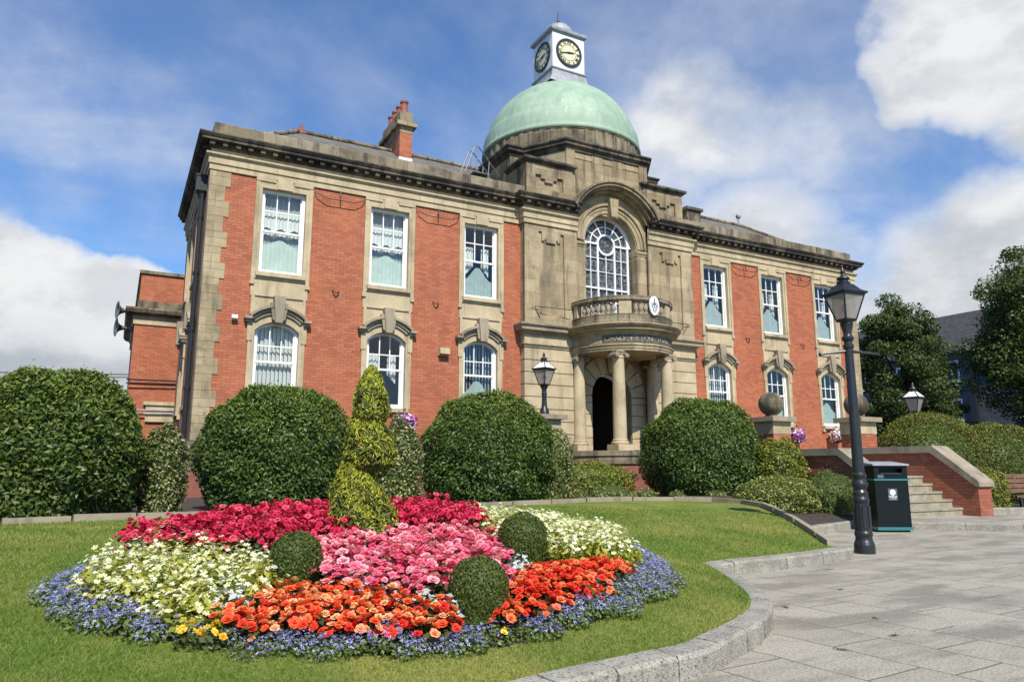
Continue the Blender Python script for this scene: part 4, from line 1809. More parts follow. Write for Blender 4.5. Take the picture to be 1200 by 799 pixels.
def build_drum():
    half = [(-3.3, 5.2), (-3.3, 1.40), (-2.75, 1.40), (-1.81, -.03)]
    plan = half + [(-x, y) for x, y in half[::-1]]
    mb = MB()
    mb.prism_z(plan, 10.4, 12.7)
    # shallow panels and a cap course on the front arm
    for s in (-1, 1):
        a, b = sorted((s * 1.45, s * 1.815))
        mb.box(a, b, -.075, .1, 10.4, 12.55)
        a, b = sorted((s * .22, s * .70))
        mb.box(a, b, -.06, .1, 11.0, 12.5)
        a, b = sorted((s * 2.85, s * 3.32))
        mb.box(a, b, 1.355, 1.6, 10.5, 12.5)
    mb.box(-1.43, 1.43, -.052, .1, 12.28, 12.42)
    drum = mb.build('drum', 'stone_drum', hall)
    mb = MB()
    mb.sweep(plan, [(0, 12.50), (.05, 12.54), (.06, 12.66), (.16, 12.70), (.16, 12.78), (.22, 12.84), (.22, 12.90), (-.3, 12.98)])
    mb.prism_z(plan, 12.72, 12.96)
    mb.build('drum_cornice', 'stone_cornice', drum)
    mb = MB()
    n = 72
    mb.lathe([(3.16, 12.9), (3.16, 13.58), (3.19, 13.60), (3.19, 13.68), (3.0, 13.70)], DC[0], DC[1], n, cap=False)
    for k in range(48):
        a = 2 * PI * k / 48
        c, s_ = math.cos(a), math.sin(a)
        Mx = Matrix.Translation((DC[0], DC[1], 0)) @ Matrix.Rotation(a, 4, 'Z')
        mb.M = Mx
        mb.box(3.14, 3.20, -.07, .07, 12.97, 13.57)
        mb.M = None
    mb.build('dome_ring', 'stone_weathered', drum)
    # copper dome
    prof = [(3.12, 13.62), (3.22, 13.65), (3.245, 13.69), (3.245, 13.74)]
    R0, zc = 3.17, 13.70
    for k in range(1, 44):
        t = k / 44 * R(76)
        rr = R0 * math.cos(t)
        z = zc + 3.10 * math.sin(t)
        if t < R(12.5):
            rr += .045
        elif t < R(14):
            rr += .03
        prof.append((rr, z))
    prof.append((.4, zc + 3.10))
    mb = MB()
    mb.lathe(prof, DC[0], DC[1], 96, cap=False)
    dome = mb.build('dome', 'copper', hall, smooth=True)
    # clock turret: lead skirt, white box, low ogee roof, finial
    cx, cy = 0, 3.22
    h = .77
    mb = MB()
    for z0, z1, a0, a1 in ((16.55, 16.95, 1.10, .86), (16.95, 17.28, .86, .80)):
        q0 = [(cx - a0, cy - a0), (cx + a0, cy - a0), (cx + a0, cy + a0), (cx - a0, cy + a0)]
        q1 = [(cx - a1, cy - a1), (cx + a1, cy - a1), (cx + a1, cy + a1), (cx - a1, cy + a1)]
        for k in range(4):
            A, B = q0[k], q0[(k + 1) % 4]
            C2, D2 = q1[(k + 1) % 4], q1[k]
            mb.face([(*A, z0), (*B, z0), (*C2, z1), (*D2, z1)])
    mb.sweep([(cx - .80, cy - .80), (cx + .80, cy - .80), (cx + .80, cy + .80), (cx - .80, cy + .80)], [(0, 17.26), (.05, 17.29), (.05, 17.34), (-.05, 17.36)], closed=True)
    mb.build('turret_skirt', 'lead', hall)
    mb = MB()
    mb.box(cx - h, cx + h, cy - h, cy + h, 17.34, 19.0)
    tur = mb.build('clock_turret', 'white_paint', hall)
    mb = MB()
    sq = [(cx - h, cy - h), (cx + h, cy - h), (cx + h, cy + h), (cx - h, cy + h)]
    mb.sweep(sq, [(0, 18.90), (.03, 18.94), (.03, 18.97), (.10, 19.0), (.11, 19.09), (-.02, 19.12)], closed=True)
    mb.box(cx - .86, cx + .86, cy - .86, cy + .86, 19.085, 19.13)
    mb.lathe([(.66, 19.12), (.64, 19.36), (.57, 19.54), (.44, 19.70), (.27, 19.81), (.08, 19.87)], cx, cy, 24)
    mb.build('turret_roof', 'lead', tur)
    mb = MB()
    mb.lathe([(.15, 19.82), (.15, 19.90), (.11, 19.96), (.05, 20.02), (.035, 20.18), (.014, 20.46), (.001, 20.48)], cx, cy, 12)
    mb.build('finial', 'iron_black', tur, smooth=True)
    # clock faces on three sides
    roman = ['XII', 'I', 'II', 'III', 'IIII', 'V', 'VI', 'VII', 'VIII', 'IX', 'X', 'XI']
    for rot in (0, -PI / 2, PI / 2):
        Mx = Matrix.Translation((cx, cy, 18.14)) @ Matrix.Rotation(rot, 4, 'Z') @ Matrix.Translation((0, -h, 0))
        disc = lambda r_, n=48: [(r_ * math.cos(2 * PI * k / n), r_ * math.sin(2 * PI * k / n)) for k in range(n)]
        mb = MB(Mx)
        mb.prism_y(disc(.53), -.03, .01)
        face = mb.build('clock_face', 'clock_cream', tur)
        mb = MB(Mx)
        mb.arc_band(0, 0, .52, .62, -.055, .01, 0, 2 * PI, 48)
        mb.arc_band(0, 0, .335, .355, -.036, -.02, 0, 2 * PI, 48)
        for k, tx in enumerate(roman):
            a = -2 * PI * k / 12
            ca, sa = math.cos(a), math.sin(a)
            def fn(u, v, ca=ca, sa=sa):
                u *= .95
                v2 = v + .438
                return (u * ca - v2 * sa, -.036, u * sa + v2 * ca)
            add_text(mb, tx, .19, fn)
            # heavier strokes
            def fn2(u, v, ca=ca, sa=sa):
                u = u * .95 + .012
                v2 = v + .438
                return (u * ca - v2 * sa, -.0372, u * sa + v2 * ca)
            add_text(mb, tx, .19, fn2)
        mb.build('clock_numerals', 'clock_black', tur)
        mb = MB(Mx)
        for ang, ln, w in ((2 * PI * (2 + 43 / 60) / 12, .30, .030), (2 * PI * 43 / 60, .46, .022)):
            sn, cs = math.sin(ang), math.cos(ang)
            P = lambda u, v: (u * cs + v * sn, -u * sn + v * cs)
            mb.prism_y([P(-w, -.10), P(w, -.10), P(w * 1.1, ln * .6), P(0, ln), P(-w * 1.1, ln * .6)], -.052, -.042)
        mb.prism_y(disc(.05, 16), -.056, -.04)
        mb.build('clock_hands', 'clock_black', tur)


build_drum()


def build_fittings():
    # rainwater pipe with hopper head on the left return
    for yy, name in ((.75, 0), (.52, 1)):
        mb = MB()
        x = -HX - .13
        mb.tube([(x, yy, 8.85), (x, yy, .6)], .062 if name == 0 else .04, 10)
        for z in (8.2, 6.6, 5.0, 3.4, 1.9):
            mb.tube([(x, yy, z - .05), (x, yy, z + .05)], .085 if name == 0 else .055, 10)
        if name == 0:
            mb.box(x - .17, x + .15, yy - .17, yy + .17, 8.98, 9.40)
            mb.lathe([(.07, 8.78), (.17, 8.98)], x, yy, 8, cap=False)
            mb.box(x - .19, x + .16, yy - .19, yy + .19, 9.40, 9.45)
        mb.build('drainpipe', 'iron_pipe', hall)
    # rainwater pipe beside the door
    mb = MB()
    mb.tube([(-1.22, -.06, 5.0), (-1.22, -.06, 2.05), (-1.16, -.14, 1.9)], .05, 8)
    mb.build('drainpipe', 'iron_pipe', hall)
    # wire brackets for festoon lights across the brick piers
    piers = [(-12.2 + 1.55, -9.03), (-7.47, -5.9), (5.9, 7.47), (9.03, 10.65)]
    for x0, x1 in piers:
        mb = MB()
        mb.tube([(x0 + .05, -.07, 9.36), (x0 + .12, -.12, 9.22), (x0 + .40, -.16, 9.10), (x1 - .40, -.16, 9.10), (x1 - .12, -.12, 9.22), (x1 - .05, -.07, 9.36)], .014, 5)
        mb.tube([((x0 + x1) / 2, -.10, 9.40), ((x0 + x1) / 2, -.16, 9.10)], .018, 5)
        mb.build('festoon_bracket', 'iron_pipe', hall)
    for s in (-1, 1):
        mb = MB()
        mb.tube([(s * 1.95, -.55, 6.52), (s * 3.3, -.36, 6.55), (s * 3.42, -.33, 6.50)], .012, 5)
        mb.tube([(s * 3.3, -.36, 6.55), (s * 3.1, -.32, 6.2)], .012, 5)
        mb.build('festoon_bracket', 'iron_pipe', hall)


build_fittings()


# ------------------------------------------------------------------ steps, walls and piers on the right
def build_steps():
    x0, x1 = .95, 3.32
    st = empty('stone_steps', (2.1, -9.8, .13), 'pale stone flight of garden steps between two low brick walls', 'steps')
    z, y = .13, -9.80
    for k in range(5):
        mb = MB()
        h = .19
        mb.box(x0, x1, y, -6.2, z, z + h - .055)
        mb.box(x0, x1, y - .022, -6.2, z + h - .053, z + h)
        mb.build('step', 'step_stone', st)
        z += h
        y += .235
    mb = MB()
    mb.box(.5, 12.5, -6.2, -.1, .1, 1.02)
    tr = empty('terrace', (6.5, -3, .1), 'raised brick terrace in front of the right wing, behind the ball topped piers', 'terrace')
    mb.build('wall', 'brick_dark', tr)
    mb = MB()
    mb.box(.45, 12.55, -6.24, -.12, 1.02, 1.085)
    mb.build('paving', 'step_stone', tr)

    def wall(name, xa, xb, ya, yb, ztop, zend, yend, lab):
        """level stretch from ya to yb, then ramping down to yend"""
        w = empty(name, ((xa + xb) / 2, (ya + yb) / 2, .13), lab, 'wall')
        mb = MB()
        mb.prism_x([(ya, .1), (ya, ztop - .18), (yb, ztop - .18), (yend, zend - .14), (yend, .1)], xa, xb)
        mb.build('brickwork', 'brick_garden', w)
        mb = MB()
        o = .06
        P = [(ya, ztop - .178), (ya, ztop), (yb - .05, ztop), (yend - .02, zend + .02), (yend - .06, zend - .04), (yend - .06, zend - .14), (yend + .01, zend - .138), (yb, ztop - .178)]
        mb.prism_x(P, xa - o, xb + o)
        mb.build('coping', 'stone_coping', w)
        return w
    wall('stair_wall', 3.32, 3.86, -6.6, -9.16, 1.84, .97, -10.24, 'low brick stair wall with sloping stone coping, right of the steps behind the litter bin')
    wall('stair_wall', .52, .95, -6.6, -8.55, 1.76, .88, -9.75, 'ivy patched brick stair wall with sloping coping, left of the steps behind the lamp post')

    for i, (x, y, zt, lab) in enumerate(((.8, -6.30, 2.66, 'square stone and brick gate pier topped by a stone ball, left of the garden steps'),
                                         (3.6, -6.90, 2.70, 'square brick and stone gate pier topped by a stone ball, behind the tall lamp post'))):
        p = empty('gate_pier', (x, y, 1.0), lab, 'pier', 'ball topped piers by the garden steps')
        mb = MB()
        s = .33
        mb.box(x - s, x + s, y - s, y + s, .8, zt - .47)
        mb.build('shaft', 'brick', p)
        mb = MB()
        mb.box(x - s - .012, x + s + .012, y - s - .012, y + s + .012, zt - .47, zt - .13)
        mb.build('necking', 'stone_plain', p)
        mb = MB()
        mb.box(x - s - .13, x + s + .13, y - s - .13, y + s + .13, zt - .13, zt)
        mb.build('cap', 'stone_coping', p)
        mb = MB()
        mb.lathe([(.20, zt), (.17, zt + .05), (.14, zt + .07)], x, y, 20, cap=False)
        mb.sphere((x, y, zt + .37), .335, 28, 16)
        mb.build('ball', 'stone_weathered', p, smooth=True)
    # pier that carries the entrance lamp
    p = empty('lamp_pier', (-4.23, -2.45, .5), 'square stone pier with a flat grey cap under the lantern beside the entrance', 'pier')
    mb = MB()
    mb.box(-4.58, -3.88, -2.80, -2.10, .5, 2.66)
    mb.build('shaft', 'stone_plain', p)
    mb = MB()
    mb.box(-4.73, -3.73, -2.95, -1.95, 2.66, 2.79)
    mb.build('cap', 'stone_coping', p)


build_steps()


# ------------------------------------------------------------------ lamps
def lantern(root, x, y, z0, rot, s=1.0, white_roof=False):
    """four-sided lantern standing on z0"""
    Mx = Matrix.Translation((x, y, z0)) @ Matrix.Rotation(rot, 4, 'Z') @ Matrix.Scale(s, 4)
    b, t, h = .120, .240, .50
    mb = MB(Mx)
    cor = [(-1, -1), (1, -1), (1, 1), (-1, 1)]
    for cx, cy in cor:
        mb.tube([(cx * b, cy * b, .03), (cx * t, cy * t, h)], .016, 6)
    for k in range(4):
        a, c = cor[k], cor[(k + 1) % 4]
        mb.tube([(a[0] * b, a[1] * b, .03), (c[0] * b, c[1] * b, .03)], .018, 6)
        mb.tube([(a[0] * t, a[1] * t, h), (c[0] * t, c[1] * t, h)], .022, 6)
    mb.box(-b, b, -b, b, .0, .03)
    mb.lathe([(.05, -.10), (.11, -.02), (.12, .0)], 0, 0, 12)
    fr = mb.build('lantern_frame', 'iron_black', root)
    mb = MB(Mx)
    for k in range(4):
        a, c = cor[k], cor[(k + 1) % 4]
        mb.face([(a[0] * b, a[1] * b, .035), (c[0] * b, c[1] * b, .035), (c[0] * t, c[1] * t, h), (a[0] * t, a[1] * t, h)])
    mb.build('glass', 'lamp_glass', fr)
    mb = MB(Mx)
    mb.tube([(0, 0, .03), (0, 0, .20)], .03, 8)
    mb.lathe([(.06, .20), (.075, .23), (.07, .30), (.045, .33)], 0, 0, 12)
    mb.build('bulb_holder', 'steel', fr)
    # roof
    mb = MB(Mx)
    o, u = .275, .095
    rz = h + .01
    if white_roof:
        for k in range(4):
            a, c = cor[k], cor[(k + 1) % 4]
            mb.face([(a[0] * o, a[1] * o, rz + .03), (c[0] * o, c[1] * o, rz + .03), (c[0] * u, c[1] * u, rz + .24), (a[0] * u, a[1] * u, rz + .24)])
        mb.build('roof_glass', 'white_paint', fr)
        mb = MB(Mx)
        for a in cor:
            mb.tube([(a[0] * o, a[1] * o, rz + .03), (a[0] * u, a[1] * u, rz + .24)], .016, 6)
    else:
        prev = None
        for r_, z in ((o, rz + .03), (o * .72, rz + .085), (.135, rz + .17), (u, rz + .20)):
            q = [mb.vert((a[0] * r_, a[1] * r_, z)) for a in cor]
            if prev:
                for k in range(4):
                    mb.fi([prev[k], prev[(k + 1) % 4], q[(k + 1) % 4], q[k]])
            prev = q
        mb.fi(prev)
    mb.sweep([(-o, -o), (o, -o), (o, o), (-o, o)], [(-.04, rz - .005), (.0, rz - .005), (.012, rz + .02), (0, rz + .04), (-.04, rz + .04)], closed=True)
    zt = rz + (.24 if white_roof else .20)
    mb.lathe([(.115, zt - .02), (.125, zt + .03), (.085, zt + .05), (.085, zt + .085), (.12, zt + .10), (.105, zt + .13), (.05, zt + .16), (.03, zt + .20), (.05, zt + .235), (.03, zt + .27), (.008, zt + .33)], 0, 0, 14)
    mb.build('lantern_roof', 'iron_black', fr)


def build_lamps():
    x, y = -5.06, -13.22
    lp = empty('street_lamp', (x, y, 0), 'tall black cast iron lamp post with ladder bar and square lantern beside the path', 'street lamp')
    mb = MB()
    mb.lathe([(.148, 0), (.148, .13), (.134, .17), (.122, .20), (.118, .24), (.130, .27), (.130, .30), (.118, .33)], x, y, 24)
    mb.lathe([(.118, .33), (.108, .74), (.120, .77), (.120, .80), (.106, .84), (.110, .90), (.09, .94)], x, y, 24, cap=False)
    for k in range(8):
        a = 2 * PI * k / 8 + .2
        Mx = Matrix.Translation((x, y, 0)) @ Matrix.Rotation(a, 4, 'Z')
        mb.M = Mx
        mb.box(.102, .121, -.030, .030, .38, .70)
        mb.M = None
    mb.build('base', 'iron_black', lp)
    mb = MB()
    mb.lathe([(.09, .94), (.098, .97), (.118, 1.0), (.118, 1.04), (.092, 1.08), (.092, 1.12), (.106, 1.14), (.106, 1.17), (.084, 1.20)], x, y, 24, cap=False)
    mb.lathe([(.084, 1.20), (.072, 2.2), (.064, 3.12), (.08, 3.14), (.082, 3.18), (.063, 3.20), (.060, 3.24), (.09, 3.27), (.094, 3.30), (.068, 3.33), (.062, 3.37), (.100, 3.52), (.08, 3.55)], x, y, 24, cap=False)
    mb.build('post', 'iron_black', lp, smooth=True)
    d = Vector((math.cos(R(-28)), math.sin(R(-28)), 0))
    for s in (-1, 1):
        mb = MB()
        c = Vector((x, y, 3.08))
        mb.tube([c + d * s * .06, c + d * s * .45 - Vector((0, 0, .045))], [.026, .017], 8)
        mb.sphere(c + d * s * .46 - Vector((0, 0, .046)), .026, 8, 6)
        mb.build('ladder_bar', 'iron_black', lp)
    lantern(lp, x, y, 3.56, R(45 - 53.2), .86)
    # lamp on the pier by the entrance
    x, y = -4.23, -2.45
    lp = empty('pier_lamp', (x, y, 2.79), 'black lantern with white roof panes on the stone pier by the entrance', 'lamp')
    mb = MB()
    mb.lathe([(.15, 2.79), (.13, 2.95), (.09, 3.02), (.08, 3.08), (.07, 3.35), (.085, 3.40), (.07, 3.46), (.075, 3.55), (.13, 3.64)], x, y, 18)
    mb.build('post', 'iron_black', lp, smooth=True)
    lantern(lp, x, y, 3.66, R(20), .92, True)
    # lamp beyond the hedge on the right
    x, y = 8.82, -5.3
    lp = empty('street_lamp', (x, y, .27), 'black lantern with pale roof panes showing above the clipped hedge on the right', 'street lamp')
    mb = MB()
    mb.lathe([(.16, .27), (.16, 1.0), (.10, 1.1), (.07, 2.9), (.12, 3.12)], x, y, 18)
    mb.build('post', 'iron_black', lp, smooth=True)
    lantern(lp, x, y, 3.16, R(10), .95, True)


build_lamps()


def build_bin():
    c = Vector((-1.03, -10.80, 0))
    nrm = math.atan2(-.87, -.49)
    rot = nrm + PI / 2 
    b = empty('litter_bin', c, 'black litter bin with teal trim bands and white council badge beside the lamp post', 'litter bin')
    Mx = Matrix.Translation(c) @ Matrix.Rotation(rot, 4, 'Z')
    W, Dp = .335, .33
    mb = MB(Mx)
    mb.box(-W, W, -Dp, Dp, .10, 1.02)
    mb.box(-W + .03, W - .03, -Dp + .02, Dp - .02, .0, .04)
    mb.build('body', 'bin_black', b)
    mb = MB(Mx)
    for z in (.04, 1.02):
        mb.box(-W - .018, W + .018, -Dp - .018, Dp + .018, z, z + (.06 if z < .5 else .035))
    mb.build('trim_band', 'bin_teal', b)
    mb = MB(Mx)
    mb.box(-W, -W + .10, -Dp, Dp, 1.055, 1.32)
    mb.box(W - .10, W, -Dp, Dp, 1.055, 1.32)
    mb.box(-W + .10, W - .10, -Dp, Dp, 1.055, 1.16)
    mb.box(-W + .10, W - .10, -Dp, Dp, 1.27, 1.32)
    mb.box(-W + .10, W - .10, -Dp + .14, Dp - .1, 1.16, 1.27)
    hood = mb.build('hood', 'bin_black', b)
    mb = MB(Mx)
    mb.box(-W + .12, W - .12, -Dp - .006, -Dp + .01, 1.160, 1.168)
    mb.build('aperture_rim', 'steel', hood)
    mb = MB(Mx)
    mb.prism_x([(-Dp - .04, 1.32), (-Dp - .04, 1.35), (Dp + .03, 1.41), (Dp + .03, 1.32)], -W - .03, W + .03)
    mb.build('lid', 'lead', b)
    # badge
    mb = MB(Mx)
    y = -Dp - .004
    mb.box(-.085, .095, y, -Dp + .01, .63, .86)
    mb.build('badge', 'sign_grey', b)
    mb = MB(Mx)
    mb.arc_band(.005, .785, .020, .058, y - .004, y + .002, 0, 2 * PI, 24)
    add_text(mb, 'Oldham', .052, lambda u, v: (u + .005, y - .003, v + .700))
    add_text(mb, 'Oldham', .052, lambda u, v: (u + .008, y - .0034, v + .700))
    add_text(mb, 'Council', .034, lambda u, v: (u + .005, y - .003, v + .660))
    mb.prism_y([(-.012, .79), (.0, .772), (.02, .795), (.005, .80)], y - .003, y + .002)
    mb.build('badge_lettering', 'sign_white', b)
    mb = MB(Mx)
    mb.box(-.27, -.15, y + .001, -Dp + .01, 1.07, 1.135)
    mb.build('notice', 'steel', b)


build_bin()


# ------------------------------------------------------------------ foliage
def dome_points(n, rx, ry, h, seed, low=.42, rough=.05, shell=.10):
    """points and outward directions over a clipped dome standing on z=0"""
    rg = np.random.default_rng(seed)
    u = rg.normal(0, 1, (int(n * 1.9), 3))
    u = unit(u)
    u = u[u[:, 2] > -.78][:n]
    lo, hi = low * h, (1 - low) * h
    ph = rg.uniform(0, 6.28, 6)
    bump_ = (np.sin(u[:, 0] * 5 + ph[0]) * np.sin(u[:, 1] * 6 + ph[1]) + .6 * np.sin(u[:, 2] * 9 + ph[2] + u[:, 0] * 7) + .5 * np.sin(u[:, 1] * 15 + ph[3]) * np.sin(u[:, 2] * 13 + ph[4]))
    rad = 1 + rough * bump_ * .5 - np.abs(rg.normal(0, shell, len(u)))
    zz = np.where(u[:, 2] > 0, u[:, 2] * hi, u[:, 2] * lo * 1.25)
    hh = np.maximum(np.sqrt(1 - np.clip(u[:, 2] ** 2, 0, .9999)), .02)
    fz = np.where(u[:, 2] > 0, 1.0, hh ** -.55)
    P = np.stack([u[:, 0] * rx * rad * fz, u[:, 1] * ry * rad * fz, lo + zz * rad], 1)
    N_ = unit(np.stack([u[:, 0] / rx, u[:, 1] / ry, u[:, 2] / np.where(u[:, 2] > 0, hi, lo * 1.5)], 1))
    ok = P[:, 2] > .01
    return P[ok], N_[ok]


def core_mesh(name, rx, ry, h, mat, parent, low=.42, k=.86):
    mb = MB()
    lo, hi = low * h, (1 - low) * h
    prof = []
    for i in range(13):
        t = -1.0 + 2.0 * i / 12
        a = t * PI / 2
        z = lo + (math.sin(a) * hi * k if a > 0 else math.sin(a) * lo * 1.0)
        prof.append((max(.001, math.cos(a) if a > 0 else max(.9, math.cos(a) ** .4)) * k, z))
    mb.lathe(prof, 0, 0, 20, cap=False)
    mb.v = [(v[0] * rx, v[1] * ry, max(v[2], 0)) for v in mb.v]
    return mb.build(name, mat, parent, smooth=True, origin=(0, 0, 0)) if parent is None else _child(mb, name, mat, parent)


def _child(mb, name, mat, parent):
    """child given in the parent's own coordinates"""
    me = bpy.data.meshes.new(name)
    me.from_pydata(mb.v, [], mb.f)
    me.materials.append(MATS[mat])
    me.polygons.foreach_set('use_smooth', [True] * len(me.polygons))
    o = bpy.data.objects.new(name, me)
    COL.objects.link(o)
    o.parent = parent
    return o


def shrub(name, loc, rx, ry, h, mat, n, L, W, seed, label, cat='bush', group=None, low=.42, rough=.05, shell=.08, jitter=.55, core='leaf_box', droop=.3, lit_top=0, lit_top_mat='leaf_lit_top'):
    o = empty(name, loc, label, cat, group)
    P, Nn = dome_points(n, rx, ry, h, seed, low, rough, shell)
    np_mesh('foliage', leaves(P, unit(Nn * .62 + np.array([0, 0, .62])), L, W, jitter, .15, np.random.default_rng(seed + 5), droop), 4, mat, o)
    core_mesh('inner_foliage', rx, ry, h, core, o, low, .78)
    if lit_top:  # paler shoots on upward faces; the bush's sunlit top put into their colour
        rg = np.random.default_rng(seed + 9)
        w = np.clip((Nn[:, 2] - .05) / .8, 0, 1) ** 1.1
        k = rg.random(len(P)) < w * lit_top
        Q, M_ = P[k], Nn[k]
        Q = Q + M_ * np.where(rg.random((len(Q), 1)) < .05, rg.uniform(.04, .12, (len(Q), 1)), rg.uniform(0, .045, (len(Q), 1)))
        np_mesh('lit_top_shoots', leaves(Q, unit(M_ * .5 + np.array([-.1, -.35, .55])), L * .85, W * .8, .7, .15, rg, -.9), 4, lit_top_mat, o)
    return o


def build_bushes():
    big = [((-16.0, -7.85), 1.32, 1.25, 2.22, 'leaf_laurel_warm', .085, 'big rounded laurel bush at the far left, next to the variegated shrub'),
           ((-12.45, -6.35), 1.43, 1.35, 2.30, 'leaf_laurel', .082, 'big rounded laurel bush under the leftmost windows, behind the crimson flowers'),
           ((-7.75, -5.85), 1.55, 1.45, 2.42, 'leaf_laurel', .085, 'big rounded laurel bush left of the entrance lamp pier'),
           ((-1.62, -6.10), 1.60, 1.5, 2.55, 'leaf_laurel', .088, 'big rounded laurel bush right of the entrance, beside the ball topped pier')]
    for i, ((x, y), rx, ry, h, mat, L, lab) in enumerate(big):
        shrub('laurel_bush', (x, y, .53), rx, ry, h, mat, 27000, L * 1.08, L * .46, 100 + i, lab, 'bush', 'clipped round laurel bushes', .43, .10, .08, .60, 'leaf_laurel', .3, .62)
    V = [('euonymus_shrub', (-14.45, -7.75, .53), .37, .36, 1.42, 'leaf_variegated', 5200, .062, .034, 'cream variegated upright shrub between the two left laurel bushes', .5),
         ('euonymus_shrub', (-11.0, -9.0, .55), .42, .40, 1.55, 'leaf_variegated', 5600, .060, .032, 'cream variegated shrub just behind the golden topiary', .5),
         ('euonymus_shrub', (-5.75, -5.35, .53), .55, .5, 1.75, 'leaf_variegated', 4200, .066, .036, 'thin reddish variegated shrub on the right edge of the laurel bush by the lamp pier', .5),
         ('golden_shrub', (-4.2, -4.7, .53), 1.35, .75, .92, 'leaf_yellow', 6500, .060, .036, 'low golden shrub in front of the portico base', .5),
         ('cushion_plant', (-4.28, -5.75, .55), .48, .42, .33, 'leaf_lobelia', 3000, .05, .012, 'small bright green cushion plant below the golden shrub', .3),
         ('euonymus_shrub', (-.30, -7.45, .5), .72, .6, 1.55, 'leaf_yellow', 6500, .066, .038, 'yellow topped shrub between the right laurel bush and the ball topped pier', .5),
         ('euonymus_shrub', (-2.05, -8.95, .30), 1.10, .75, .80, 'leaf_lemon', 8500, .056, .034, 'low spreading yellow green shrub behind the sloping edging stones', .5),
         ('box_shrub', (-.75, -9.25, .25), .62, .55, .95, 'leaf_lobelia', 7000, .045, .022, 'small dense green shrub left of the litter bin', .45),
         ('golden_shrub', (4.45, -9.75, .26), .58, .52, 1.02, 'leaf_yellow', 5000, .062, .036, 'yellow green shrub at the end of the right stair wall', .5)]
    for i, (nm, loc, rx, ry, h, mat, n, L, W, lab, low) in enumerate(V):
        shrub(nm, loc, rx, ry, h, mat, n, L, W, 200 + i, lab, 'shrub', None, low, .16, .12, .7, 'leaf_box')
    H = [((5.85, -7.55, .27), 1.75, 1.35, 2.62, 'rounded clipped hedge behind the right stair wall'),
         ((8.35, -8.0, .27), 1.75, 1.3, 2.35, 'lower clipped hedge at the right edge, behind the bench')]
    for i, (loc, rx, ry, h, lab) in enumerate(H):
        shrub('clipped_hedge', loc, rx, ry, h, 'leaf_hedge', 26000, .062, .034, 300 + i, lab, 'hedge', None, .45, .06, .05, .6, 'leaf_laurel', .3, .5, 'leaf_yellow')
    # straggling ground plants along the back of the edging
    spots = [(-3.9, -6.6), (-3.2, -6.9), (-2.6, -7.6), (-1.9, -7.75), (-1.2, -7.75), (-5.2, -6.6), (-6.0, -6.9), (-4.7, -6.9)]
    base = None
    for i, (x, y) in enumerate(spots):
        if base is None:
            base = shrub('border_plant', (x, y, .54), .30, .22, .26, 'leaf_variegated', 420, .07, .03, 400, 'low pale variegated plant along the back of the edging stones by the portico', 'plant',
                         'low pale plants along the edging', .4, .3, .2, .8)
        else:
            c = copy_tree(base)
            c.location = (x, y, .54)
            c.rotation_euler.z = i * 1.3
            s = random.uniform(.8, 1.25)
            c.scale = (s, s, s)
    # dark timber plank behind the edging
    t = MB()
    t.box(-1.05, 1.05, -.03, .03, -.04, .09)
    o = t.build('timber_plank', 'timber_dark', None, origin=(0, 0, 0))
    o.location = (-2.62, -8.05, .55)
    o.rotation_euler.z = R(-32)
    tag(o, 'dark timber plank laid behind the edging stones under the right laurel bush', 'plank')
    # ivy on the left stair wall
    n = 700
    P = np.stack([np.full(n, .50), rng.uniform(-9.4, -7.2, n), np.zeros(n)], 1)
    P[:, 2] = rng.uniform(.5, 1.0, n) + .5 * rng.beta(1.2, 2.2, n) - .12 * np.abs(P[:, 1] + 8)
    Nn = np.tile([-1.0, 0, .3], (n, 1))
    o = np_mesh('ivy', leaves(P, Nn, .06, .05, .4), 4, 'leaf_variegated')
    tag(o, 'sparse brownish ivy creeping over the left stair wall', 'ivy')


build_bushes()


